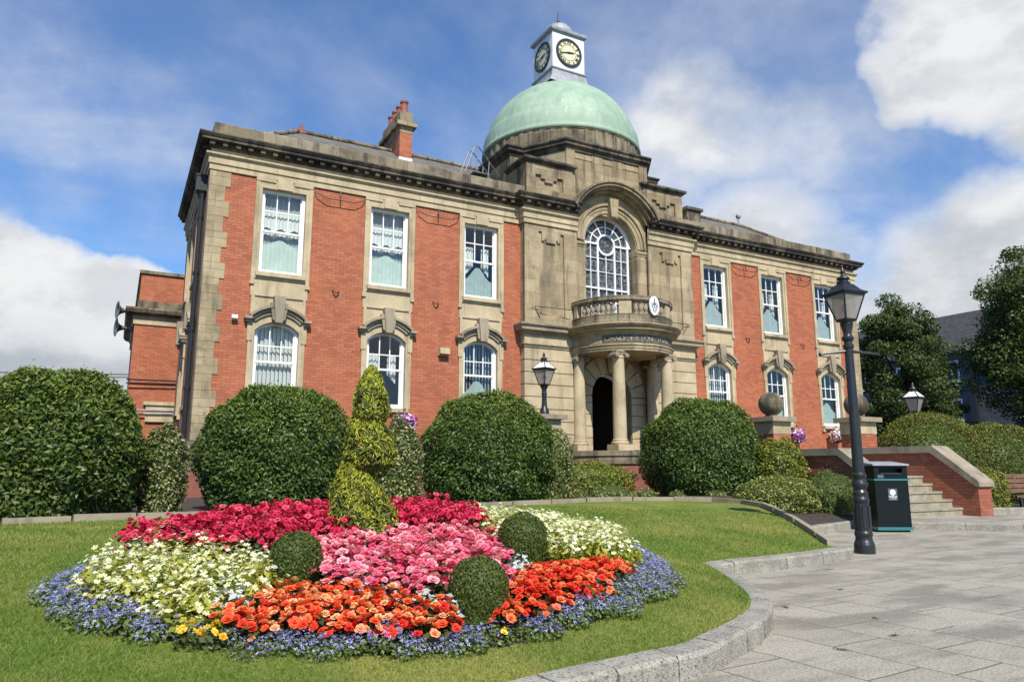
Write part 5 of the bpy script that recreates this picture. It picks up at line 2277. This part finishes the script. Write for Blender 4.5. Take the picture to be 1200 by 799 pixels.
def build_topiary():
    loc = (-13.23, -14.50, .68)
    o = empty('spiral_topiary', loc, 'golden conifer clipped into a three tier spiral in the middle of the flower bed', 'topiary')
    rg = np.random.default_rng(5)
    Pa, Na, Pb, Nb = [], [], [], []
    # (base height, height, radius, offset across the view, lean of the apex)
    ax = Vector((math.cos(YAW), -math.sin(YAW), 0))
    E0, E1, E2 = [.92, 1.0, .96, .78, .50, .30, .06], [.46, .88, 1.0, .86, .56, .33, .06], [.62, .95, 1.0, .86, .54, .30, .05]
    tiers = [(0.0, .70, .295, -.005, -.12, E0), (.56, .56, .225, .045, -.085, E1), (.96, .50, .158, .015, .0, E2)]
    for z0, hh, rr_, ox, lean, E_ in tiers:
        n = int(46000 * rr_ * hh)
        z = rg.uniform(0, 1, n)
        a = rg.uniform(0, 2 * PI, n)
        env = rr_ * np.interp(z, [0, .10, .26, .50, .78, .92, 1.0], E_)
        env = env * (1 + .06 * np.sin(3 * a + 9 * z + z0 * 7) + .05 * np.sin(7 * a - 11 * z))
        dep = np.abs(rg.normal(0, .09, n))
        r = env * (1 - dep)
        sh = ox + lean * z ** 1.2
        P = np.stack([np.cos(a) * r + ax.x * sh, np.sin(a) * r + ax.y * sh, z0 + z * hh], 1)
        Nn = unit(np.stack([np.cos(a), np.sin(a), np.full(n, .55)], 1))
        # bright new tips stand out of the darker inner sprays
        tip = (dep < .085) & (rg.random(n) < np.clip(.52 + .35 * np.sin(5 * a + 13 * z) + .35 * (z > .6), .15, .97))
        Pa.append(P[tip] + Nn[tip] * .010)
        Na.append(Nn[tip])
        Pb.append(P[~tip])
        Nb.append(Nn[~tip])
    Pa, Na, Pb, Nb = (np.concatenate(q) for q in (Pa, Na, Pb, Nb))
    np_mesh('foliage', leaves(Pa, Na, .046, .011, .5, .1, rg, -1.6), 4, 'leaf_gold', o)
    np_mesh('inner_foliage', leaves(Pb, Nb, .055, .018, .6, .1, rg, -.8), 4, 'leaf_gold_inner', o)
    mb = MB()
    mb.tube([(0, 0, -.1), (0, 0, .5), tuple(ax * .03 + Vector((0, 0, 1.25)))], [.05, .04, .02], 8)
    _child(mb, 'trunk', 'bark', o)
    balls = [((-14.01, -15.49, .66), .175, 'clipped box ball between the cream and pink flowers, on the left of the bed'),
             ((-12.19, -15.39, .71), .20, 'clipped box ball between the pink and the right cream flowers'),
             ((-13.04, -16.33, .51), .195, 'clipped box ball at the front of the bed between the two orange drifts')]
    for i, (c, r, lab) in enumerate(balls):
        b = empty('box_ball', (c[0], c[1], c[2] - r), lab, 'topiary', 'clipped box balls in the flower bed')
        P, Nn = dome_points(5200, r, r, 2 * r, 500 + i, .5, .04, .05)
        np_mesh('foliage', leaves(P, Nn, .019, .011, .6, .1, np.random.default_rng(i)), 4, 'leaf_box', b)
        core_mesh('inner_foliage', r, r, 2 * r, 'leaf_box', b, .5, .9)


build_topiary()


# ------------------------------------------------------------------ the flower bed
REG = {
    'cream_left': [(-15.39, -15.7), (-15.32, -14.98), (-15.05, -14.4), (-14.86, -14.25), (-14.44, -14.8), (-14.14, -15.1), (-14.12, -15.51), (-14.24, -15.85), (-14.44, -16.0), (-14.67, -16.2), (-14.87, -16.38), (-15.03, -16.3), (-15.22, -16.05)],
    'crimson': [(-15.0, -14.35), (-14.95, -13.7), (-14.3, -13.2), (-13.6, -12.95), (-12.6, -12.85), (-12.0, -13.2), (-11.75, -13.9), (-12.05, -14.5), (-12.58, -14.65), (-13.08, -14.6), (-13.59, -14.75), (-14.06, -14.95), (-14.5, -14.85)],
    'pink': [(-14.10, -14.95), (-13.62, -14.75), (-12.9, -14.6), (-12.13, -14.48), (-12.2, -15.23), (-12.45, -15.75), (-12.75, -16.1), (-13.21, -16.36), (-13.5, -16.2), (-13.70, -16.0), (-13.85, -15.85), (-13.86, -15.32)],
    'orange_left': [(-14.84, -16.40), (-14.62, -16.22), (-14.20, -15.92), (-13.92, -15.76), (-13.72, -16.02), (-13.42, -16.35), (-13.22, -16.44), (-13.04, -16.56), (-13.10, -16.70), (-13.40, -16.68), (-13.76, -16.66), (-14.07, -16.62), (-14.47, -16.50)],
    'orange_right': [(-13.15, -16.66), (-12.88, -16.40), (-12.75, -16.2), (-12.50, -15.95), (-12.2, -15.72), (-11.80, -15.68), (-11.15, -15.72), (-11.20, -15.98), (-11.72, -16.24), (-12.40, -16.50), (-12.87, -16.62)],
    'cream_right': [(-12.1, -14.5), (-11.75, -13.6), (-11.4, -12.6), (-10.9, -12.35), (-10.35, -12.55), (-9.98, -13.0), (-10.2, -13.8), (-10.65, -14.7), (-11.15, -15.4), (-11.2, -15.66), (-11.8, -15.60), (-12.05, -15.5), (-12.15, -15.2)],
}


def make_plant(name, leafmat, bloommat, nl, nb, r, h, Ll, bs, seed, style):
    """bedding plant standing on the origin: foliage and blooms as two parts"""
    rg = np.random.default_rng(seed)
    root = bpy.data.objects.new(name, None)
    COL.objects.link(root)
    a = rg.uniform(0, 2 * PI, nl)
    q = np.sqrt(rg.uniform(0, 1, nl)) * r
    z = h * (1 - .55 * (q / r) ** 2) * rg.uniform(.15, .85, nl)
    P = np.stack([np.cos(a) * q, np.sin(a) * q, z], 1)
    Nn = unit(np.stack([np.cos(a) * q / r * .8, np.sin(a) * q / r * .8, np.ones(nl)], 1))
    np_mesh('foliage', leaves(P, Nn, Ll, Ll * (.6 if style != 'lobelia' else .3), .55, .15, rg), 4, leafmat, root)
    V, F = [], []
    for k in range(nb):
        a = rg.uniform(0, 2 * PI)
        if style in ('rosette', 'tall'):
            q = math.sqrt((k + .5) / nb) * r * .95
            a = k * 2.4 + rg.uniform(-.4, .4)
        else:
            q = math.sqrt(rg.uniform(0, 1)) * r * 1.05
        zc = h * (1 - .45 * (q / r) ** 2) + rg.normal(0, h * .07)
        n = Vector((math.cos(a) * q / r * .7 + rg.normal(0, .25), math.sin(a) * q / r * .7 + rg.normal(0, .25), 1.0 if style != 'tall' else .6)).normalized()
        t = n.orthogonal().normalized()
        t.rotate(Matrix.Rotation(rg.uniform(0, 6.28), 3, n))
        b = n.cross(t)
        c = Vector((math.cos(a) * q, math.sin(a) * q, zc))
        s = bs * rg.uniform(.7, 1.15)
        if style in ('rosette', 'tall'):
            c0 = len(V)
            V.append(tuple(c - n * s * .12))
            for ring, (m, rr, up, off) in enumerate(((6, 1.0, .12, 0), (5, .68, .34, .5), (4, .38, .50, .2))):
                for j in range(m):
                    th = 2 * PI * (j + off) / m + rg.uniform(-.15, .15)
                    d1, d2 = th - PI / m * 1.05, th + PI / m * 1.05
                    f = lambda ang, rad, z_: tuple(c + (t * math.cos(ang) + b * math.sin(ang)) * (rad * s * .5) + n * (z_ * s * .5))
                    i0 = len(V)
                    k2 = rg.uniform(.88, 1.08)
                    u1, u2 = up + rg.uniform(-.12, .18), up + rg.uniform(-.12, .18)
                    V += [f(d1 - .08, rr * .70 * k2, up * .85), f(th - .30, rr * k2, u1), f(th + .30, rr * k2, u2), f(d2 + .08, rr * .70 * k2, up * .85)]
                    F.append((c0, i0, i0 + 1, i0 + 2, i0 + 3))
        else:
            c0 = len(V)
            V.append(tuple(c))
            m = 5 if style == 'star' else 3
            for j in range(m):
                th = 2 * PI * j / m + rg.uniform(-.2, .2)
                f = lambda ang, rad, z_: tuple(c + (t * math.cos(ang) + b * math.sin(ang)) * (rad * s * .5) + n * (z_ * s * .5))
                i0 = len(V)
                V += [f(th - .5, .7, .15), f(th, 1.0, rg.uniform(.0, .35)), f(th + .5, .7, .15)]
                F.append((c0, i0, i0 + 1, i0 + 2))
    me = bpy.data.meshes.new('blooms')
    me.from_pydata(V, [], F)
    me.materials.append(MATS[bloommat])
    o = bpy.data.objects.new('blooms', me)
    COL.objects.link(o)
    o.parent = root
    return root


def fill(poly, step, seed, avoid=()):
    rg = random.Random(seed)
    out = []
    xs = [p[0] for p in poly]
    ys = [p[1] for p in poly]
    y = min(ys)
    row = 0
    while y < max(ys):
        x = min(xs) + (step / 2 if row % 2 else 0)
        while x < max(xs):
            px, py = x + rg.uniform(-.25, .25) * step, y + rg.uniform(-.25, .25) * step
            if inside(poly, px, py) and all(math.hypot(px - a, py - b) > r for a, b, r in avoid):
                out.append((px, py))
            x += step
        y += step * .87
        row += 1
    return out


AVOID = [(-14.01, -15.49, .19), (-12.19, -15.39, .20), (-13.04, -16.33, .155), (-13.23, -14.5, .24)]


SILVER = [(-14.50, -15.98), (-14.36, -15.86), (-13.82, -15.78), (-13.66, -15.92), (-13.52, -16.10), (-13.38, -16.24), (-13.22, -16.33), (-13.10, -16.15), (-12.58, -15.86), (-12.46, -15.74), (-12.35, -15.62)]
AVOID += [(x, y, .085) for x, y in SILVER]


def plant_bed():
    mb_pts = [Vector(p) for p in BED]
    n = len(mb_pts)
    pts = list(mb_pts)
    for x in np.arange(-15.6, -9.6, .25):
        for y in np.arange(-16.8, -12, .25):
            if inside(BED, x, y):
                pts.append(Vector((x, y)))
    vv, es, fs, *_ = delaunay_2d_cdt(pts, [(i, (i + 1) % n) for i in range(n)], [], 1, 1e-4)
    mesh_from('bed_soil', [(v.x, v.y, bed_z(v.x, v.y)) for v in vv], [list(f) for f in fs], 'soil', smooth=True)
    kinds = {
        # style, leaf, bloom, leaves, blooms, radius, height, leaf size, bloom size, step
        'orange_left': ('rosette', 'leaf_begonia', 'bloom_orange', 24, 9, .105, .145, .055, .068, .118),
        'orange_right': ('rosette', 'leaf_begonia', 'bloom_red_orange', 24, 9, .105, .145, .055, .066, .118),
        'pink': ('rosette', 'leaf_begonia', 'bloom_pink', 24, 10, .125, .18, .065, .080, .14),
        'crimson': ('tall', 'leaf_begonia', 'bloom_crimson', 26, 16, .13, .28, .065, .062, .15),
        'cream_left': ('star', 'leaf_lime', 'bloom_cream', 105, 24, .13, .23, .055, .042, .155),
        'cream_right': ('star', 'leaf_lime', 'bloom_cream', 105, 22, .14, .26, .055, .044, .175),
    }
    labels = {
        'orange_left': ('orange_begonia', 'orange flowering begonia in the drift left of the front box ball', 'begonia', 'orange begonias left of the front box ball'),
        'orange_right': ('orange_begonia', 'red orange flowering begonia in the drift right of the front box ball', 'begonia', 'red orange begonias right of the front box ball'),
        'pink': ('pink_begonia', 'pink flowering begonia in the middle of the round flower bed', 'begonia', 'pink begonias in the middle of the bed'),
        'crimson': ('crimson_begonia', 'crimson flowering begonia in the drift along the back of the round bed', 'begonia', 'crimson begonias along the back of the bed'),
        'cream_left': ('antirrhinum_plant', 'cream flowering lime green plant in the large drift on the left of the bed', 'bedding plant', 'cream flowers on the left of the bed'),
        'cream_right': ('antirrhinum_plant', 'cream flowering lime green plant in the drift on the right of the bed', 'bedding plant', 'cream flowers on the right of the bed'),
    }

    def rim(q):
        return min(math.hypot(q[0] - (a[0] + (b[0] - a[0]) * t / 6), q[1] - (a[1] + (b[1] - a[1]) * t / 6)) for a, b in zip(BED, BED[1:] + BED[:1]) for t in range(7))

    def scatter(protos, spots, lab, cat, grp, zoff=0.0, smin=.85, smax=1.15):
        kids = [list(p.children) for p in protos]
        used = set()
        for i, (x, y) in enumerate(spots):
            k = random.randrange(len(protos))
            if k not in used:
                used.add(k)
                o = protos[k]
            else:
                o = protos[k].copy()
                COL.objects.link(o)
                for ch in kids[k]:
                    c = ch.copy()
                    COL.objects.link(c)
                    c.parent = o
            o.location = (x, y, bed_z(x, y) + zoff)
            s = random.uniform(smin, smax)
            o.scale = (s, s, s * random.uniform(.92, 1.1))
            o.rotation_euler = (random.uniform(-.08, .08), random.uniform(-.08, .08), random.uniform(0, 6.28))
            tag(o, lab, cat, grp)
        for k, p in enumerate(protos):
            if k not in used:
                for ch in kids[k]:
                    bpy.data.objects.remove(ch)
                bpy.data.objects.remove(p)

    for i, (k, (style, lm, bm_, nl, nb, r, h, ll, bs, step)) in enumerate(kinds.items()):
        nm, lab, cat, grp = labels[k]
        protos = [make_plant(nm, lm, bm_, nl, nb, r, h, ll, bs, 900 + i * 10 + j, style) for j in range(4)]
        scatter(protos, [q for q in fill(REG[k], step, 40 + i, AVOID) if k == 'crimson' or rim(q) > (.165 if q[1] < -16.05 else .25)], lab, cat, grp)
    # yellow begonias at the tips of the orange drifts
    protos = [make_plant('yellow_begonia', 'leaf_begonia', 'bloom_yellow', 20, 6, .085, .15, .06, .07, 980, 'rosette')]
    scatter(protos, [(-14.74, -16.32), (-14.63, -16.38)], 'yellow begonia at the left tip of the orange drift beside the lobelia', 'begonia', 'yellow begonias')
    protos = [make_plant('yellow_begonia', 'leaf_begonia', 'bloom_yellow', 16, 2, .05, .13, .05, .06, 983, 'rosette')]
    scatter(protos, [(-13.02, -16.66)], 'single yellow begonia right below the front box ball', 'begonia', None)
    # silver foliage between the drifts
    SIL = SILVER
    protos = [make_plant('dusty_miller', 'leaf_silver', 'leaf_silver', 75, 4, .11, .20, .055, .04, 990 + j, 'star') for j in range(2)]
    scatter(protos, SIL, 'silvery white leaved plant between the pink and the orange flowers', 'bedding plant', 'silver leaved plants in the bed')
    # lobelia all round the rim
    inner = list(REG.values())
    protos = [make_plant('lobelia_plant', 'leaf_lobelia', 'bloom_blue', 230, nb_, .125, h_, .032, .021, 1000 + j, 'tri') for j, (nb_, h_) in enumerate(((130, .125), (160, .13), (85, .12), (45, .12), (120, .14)))]
    spots = []
    for x, y in fill([(p[0] + (p[0] + 12.6) * .012, p[1] + (p[1] + 14.5) * .015) for p in BED], .13, 77, AVOID):
        # only near the rim
        if y > -13.2 and x < -11.2:
            continue
        dmin = min(math.hypot(x - (a[0] + (b[0] - a[0]) * t / 6), y - (a[1] + (b[1] - a[1]) * t / 6)) for a, b in zip(BED, BED[1:] + BED[:1]) for t in range(7))
        if .055 < dmin < (.16 if y < -16.05 else .29):
            spots.append((x, y))
    scatter(protos, spots, 'blue lobelia clump in the ring round the edge of the flower bed', 'lobelia', 'blue lobelia round the rim of the bed', -.01, .8, 1.2)


leaf_mat('bloom_yellow', [(0, (.82, .45, .03)), (.5, (.88, .62, .05)), (1, (.90, .75, .15))], .25, .6)
plant_bed()


# ------------------------------------------------------------------ things fixed to the town hall
def build_baskets():
    spots = [((-7.72, -.32, 2.55), 'bloom_magenta', 'hanging basket of purple and white petunias under the second window from the left'),
             ((8.86, -.32, 2.52), 'bloom_magenta', 'hanging basket of purple petunias behind the shrub by the left ball topped pier'),
             ((11.2, -.32, 2.55), 'bloom_white', 'hanging basket of white and pink petunias under the rightmost window')]
    for i, ((x, y, z), mat, lab) in enumerate(spots):
        b = empty('hanging_basket', (x, y, z - .2), lab, 'hanging basket', 'petunia baskets on the front wall')
        rg = np.random.default_rng(60 + i)
        P, Nn = dome_points(520, .34, .26, .5, 70 + i, .55, .2, .12)
        np_mesh('blooms', leaves(P, Nn, .095, .085, .5, .1, rg), 4, mat, b)
        P, Nn = dome_points(420, .32, .24, .48, 80 + i, .55, .2, .2)
        np_mesh('foliage', leaves(P, Nn, .07, .035, .6, .1, rg), 4, 'leaf_begonia', b)
        mb = MB()
        mb.lathe([(.02, -.06), (.18, .02), (.25, .16), (.255, .2)], 0, 0, 14, cap=False)
        _child(mb, 'basket', 'iron_pipe', b)
        mb = MB()
        mb.tube([(0, .31, .62), (0, .0, .66), (0, -.02, .58)], .012, 5)
        mb.tube([(0, .31, .35), (0, .0, .66)], .010, 5)
        _child(mb, 'bracket', 'iron_black', b)
    # white floodlight left of the first lower window and a lamp box further along
    f = empty('security_light', (-12.58, 0, 5.30), 'small white floodlight on the brick beside the leftmost lower window', 'floodlight')
    mb = MB()
    mb.box(-.07, .07, -.06, 0, -.06, .06)
    mb.tube([(0, -.05, 0), (0, -.12, .03)], .025, 8)
    mb.prism_x([(-.09, -.05), (-.15, -.02), (-.13, .07), (-.08, .06)], -.075, .075)
    _child(mb, 'housing', 'white_paint', f).data.polygons.foreach_set('use_smooth', [False] * len(mb.f))
    f = empty('bulkhead_light', (-6.42, 0, 4.82), 'pale bulkhead lamp box on the brick between the second and third lower windows', 'wall light')
    mb = MB()
    mb.box(-.17, .17, -.06, 0, -.12, .12)
    mb.prism_x([(-.06, -.11), (-.20, -.07), (-.17, .12), (-.06, .12)], -.16, .16)
    _child(mb, 'housing', 'stone_plain', f).data.polygons.foreach_set('use_smooth', [False] * len(mb.f))
    # sprung tie plates between the upper windows
    for x in (-9.85, -6.7, 6.7, 9.85):
        o = empty('wall_bracket', (x, 0, 6.35), 'small dark bracket on the brick pier ' + {-9.85: 'between first and second windows from the left', -6.7: 'between second and third windows from the left', 6.7: 'between first two windows right of the dome', 9.85: 'between the last two windows on the right'}[x], 'bracket', 'small brackets on the brick piers')
        mb = MB()
        mb.tube([(-.09, -.01, .05), (-.07, -.08, 0), (0, -.11, -.04), (.07, -.08, 0), (.09, -.01, .05)], .022, 6)
        _child(mb, 'hook', 'brick_dark', o)


build_baskets()


# ------------------------------------------------------------------ brick block behind on the left, with sirens and cables
def build_rear():
    x0, x1, y0, y1 = -14.88, -11.0, 10.0, 17.0
    r = empty('rear_block', (-13, 12, .2), 'lower red brick block with stone cornice standing behind the left end of the town hall', 'building')
    mb = MB()
    mb.box(x0, x1, y0, y1, 0, 7.05)
    mb.box(x0 + .1, x1, y0 + .1, y1, 7.55, 8.72)
    mb.build('wall', 'brick', r)
    mb = MB()
    path = [(x0, y1), (x0, y0), (x1, y0)]
    mb.sweep(path, [(0, 6.66), (.05, 6.68), (.05, 6.95), (.09, 7.0), (.0, 7.06)])
    mb.build('frieze', 'stone_plain', r)
    mb = MB()
    mb.sweep(path, [(0, 7.0), (.12, 7.04), (.28, 7.10), (.34, 7.22), (.34, 7.28), (-.05, 7.36), (-.05, 7.62), (-.3, 7.62)])
    mb.sweep([(x0 + .1, y1), (x0 + .1, y0 + .1), (x1, y0 + .1)], [(0, 8.66), (.07, 8.70), (.07, 8.82), (-.2, 8.86)])
    mb.build('cornice', 'stone_weathered', r)
    mb = MB()
    mb.box(-14.25, -12.9, y0 - .10, y0, 3.0, 3.62)
    mb.box(-14.35, -12.8, y0 - .16, y0, 3.62, 3.75)
    mb.build('window_head', 'stone_plain', r)
    s = empty('siren', (-15.0, 10.6, 7.05), 'pair of grey horn loudspeakers on the cornice of the rear brick block', 'loudspeaker')
    for k, (dz, dy) in enumerate(((.20, 0), (-.42, .3))):
        Mx = Matrix.Translation((-.12, dy, dz)) @ Matrix.Rotation(R(-90), 4, 'Y') @ Matrix.Rotation(R(12), 4, 'X')
        mb = MB(Mx)
        mb.lathe([(.06, -.05), (.07, .12), (.13, .26), (.24, .35), (.36, .38), (.34, .39), (.22, .36), (.08, .2)], 0, 0, 20, cap=False)
        _child(mb, 'horn', 'horn_grey', s)
        mb = MB()
        mb.tube([(.28, dy, dz - .1), (.05, dy, dz), (-.14, dy, dz)], .10 if k else .07, 10)
        _child(mb, 'driver', 'steel', s)
    mb = MB()
    for z, z2 in ((4.72, 4.72), (4.62, 4.30), (3.55, 3.45)):
        pts = []
        for k in range(13):
            t = k / 12
            pts.append((-30 + 15.1 * t, 10 - .2 + 2.0 * (1 - t), z + (z2 - z) * (1 - t) - 1.6 * t * (1 - t) * .35))
        mb.tube(pts, .022, 5)
    o = mb.build('overhead_cable', 'iron_pipe', None, origin=(-15, 10, 4.7))
    tag(o, 'thin dark service cables strung to the rear brick block', 'cable')
    for z, nm in ((4.55, 0), (3.42, 1)):
        mb = MB()
        mb.tube([(x0 - .1, y0 - .12, z), (x1 + .5, y0 - .12, z + .03)], .03, 6)
        mb.tube([(x0 - .1, y0 - .16, z - .14), (x1 + .5, y0 - .16, z - .03)], .025, 6)
        mb.build('cable_run', 'iron_pipe' if nm == 0 else 'lead', r)


build_rear()


# ------------------------------------------------------------------ beyond: house, trees, bench
def build_house():
    X, y0, y1 = 48.0, 4.0, 30.0
    h = empty('house', (X + 4, 15, 0), 'grey rendered terrace with slate roof half hidden by the trees on the right', 'house')
    mb = MB()
    mb.box(X, X + 9, y0, y1, 0, 11.4)
    mb.build('wall', 'render_wall', h)
    mb = MB()
    mb.box(X - .35, X, 14.3, 14.75, 0, 11.4)
    mb.build('drainpipe', 'iron_black', h)
    mb = MB()
    mb.face([(X - .5, y0 - .4, 11.25), (X - .5, y1 + .4, 11.25), (X + 4.5, y1 + .4, 15.4), (X + 4.5, y0 - .4, 15.4)])
    mb.face([(X + 9.5, y0 - .4, 11.25), (X + 9.5, y1 + .4, 11.25), (X + 4.5, y1 + .4, 15.4), (X + 4.5, y0 - .4, 15.4)])
    mb.face([(X, y0, 11.3), (X + 9, y0, 11.3), (X + 4.5, y0, 15.2)])
    mb.build('roof', 'slate_dark', h)
    mb = MB()
    mb.box(X - .56, X - .5, y0 - .4, y1 + .4, 11.05, 11.25)
    mb.build('gutter', 'iron_black', h)
    for y in (6.5, 10.0, 16.6, 20.2, 24.5):
        for z in (1.6, 5.4, 8.7):
            mb = MB()
            mb.box(X - .06, X, y - 1.05, y + 1.05, z, z + 1.75)
            w = mb.build('window', 'white_paint', h)
            mb = MB()
            for k in range(2):
                mb.box(X - .09, X - .05, y - .92 + k * .98, y - .06 + k * .98, z + .15, z + 1.6)
            mb.build('pane', 'clock_black', w)
            mb = MB()
            mb.box(X - .2, X, y - 1.15, y + 1.15, z - .14, z)
            mb.build('sill', 'white_paint', w)


def tree(loc, rad, z0, z1, seed, mat, label, n_blob=70, per=330, leaf=.24, lean=(0, 0), sq=1.0):
    o = empty('broadleaf_tree', loc, label, 'tree')
    rg = np.random.default_rng(seed)
    H = z1
    mb = MB()
    pts = [(0, 0, 0), (.05, .02, H * .25), (lean[0] * .4, lean[1] * .4, H * .55), (lean[0], lean[1], H * .88)]
    mb.tube(pts, [.30, .22, .15, .04], 9)
    limbs = []
    P_all, N_all = [], []
    zc, hz = (z0 + z1) / 2, (z1 - z0) / 2
    blobs = []
    for k in range(n_blob):
        while True:
            u = rg.uniform(-1, 1, 3)
            if .25 < np.linalg.norm(u) < 1:
                break
        # egg-shaped crown, fuller below the middle
        w = rad * (1.0 - .35 * max(0, u[2])) * sq
        c = np.array([u[0] * w + lean[0] * .5, u[1] * w + lean[1] * .5, zc + u[2] * hz])
        blobs.append((c, rg.uniform(.16, .30) * rad))
    for c, br in blobs:
        if rg.random() < .45:
            zb = max(z0 * .6, c[2] - rg.uniform(1.5, 3.5))
            mb.tube([(lean[0] * .3, lean[1] * .3, zb), tuple((c * [.55, .55, 1] + np.array([0, 0, -.4]))), tuple(c)], [.09, .05, .015], 5)
        u = unit(rg.normal(0, 1, (per, 3)))
        rr = br * (1 - np.abs(rg.normal(0, .28, (per, 1))))
        P_all.append(c + u * rr * np.array([1.15, 1.15, .75]))
        N_all.append(unit(u + np.array([0, 0, .4])))
    _child(mb, 'trunk', 'bark', o)
    P, Nn = np.concatenate(P_all), np.concatenate(N_all)
    np_mesh('crown', leaves(P, Nn, leaf, leaf * .55, .7, .12, rg, .4), 4, mat, o)
    return o


def build_trees():
    tree((29.3, 8.4, 0), 3.3, 2.2, 12.5, 1, 'leaf_tree', 'dark broadleaf tree right behind the right end of the town hall', 110, 420, .20)
    tree((33.2, 9.0, 0), 2.6, 1.6, 8.6, 2, 'leaf_tree', 'shorter dark tree in front of the house, between the two tall trees', 60, 380, .20)
    tree((35.2, 2.6, 0), 4.2, 3.2, 15.4, 3, 'leaf_tree_bright', 'tall dark broadleaf tree at the right edge of the view', 150, 420, .22)
    tree((41.5, 1.4, 0), 4.6, 3.0, 16.0, 4, 'leaf_tree', 'big dark tree at the far right, partly out of the view', 100, 340, .26)
    tree((27.2, 14.0, 0), 3.2, 1.2, 9.5, 5, 'leaf_tree', 'dark tree low behind the ball topped pier and the town hall corner', 60, 300, .28)


build_house()
build_trees()


def build_bench():
    b = empty('park_bench', (5.95, -10.35, .13), 'brown slatted wooden bench at the right edge in front of the hedge', 'bench', None, R(-24))
    mb = MB()
    for k in range(4):
        mb.box(-.9, .9, -.25 + k * .12, -.16 + k * .12, .42, .455)
    _child(mb, 'seat', 'bench_wood', b)
    mb = MB()
    for k in range(4):
        mb.box(-.9, .9, .24 + k * .025, .27 + k * .025, .52 + k * .125, .62 + k * .125)
    _child(mb, 'backrest', 'bench_wood', b)
    for x in (-.78, .78):
        mb = MB()
        mb.prism_x([(-.26, 0), (-.20, 0), (-.18, .40), (.22, .40), (.30, 0), (.36, 0), (.28, .45), (.40, 1.02), (.35, 1.02), (.22, .46), (-.24, .46)], x - .03, x + .03)
        _child(mb, 'leg_frame', 'iron_black', b)
    for ch in b.children:
        ch.data.polygons.foreach_set('use_smooth', [False] * len(ch.data.polygons))


build_bench()


def build_weeds():
    spots = [(-9.83, -16.94), (-9.35, -16.45), (-10.55, -17.05), (-8.3, -15.3), (-9.62, -15.72), (-7.1, -14.2)]
    base = None
    for i, (x, y) in enumerate(spots):
        if base is None:
            base = empty('weed_tuft', (x, y, 0), 'tiny grass tuft growing in a joint of the paving', 'weed', 'weeds in the paving joints')
            n = 60
            P = np.stack([rng.normal(0, .022, n), rng.normal(0, .008, n), rng.uniform(.003, .012, n)], 1)
            np_mesh('blades', leaves(P, np.tile([0, 0, .3], (n, 1)), .024, .005, .9, .1), 4, 'leaf_lobelia', base)
        else:
            c = copy_tree(base)
            c.location = (x, y, 0)
            c.rotation_euler.z = i * 1.1
            c.scale = (1.2, 1, random.uniform(.6, 1.1))


build_weeds()
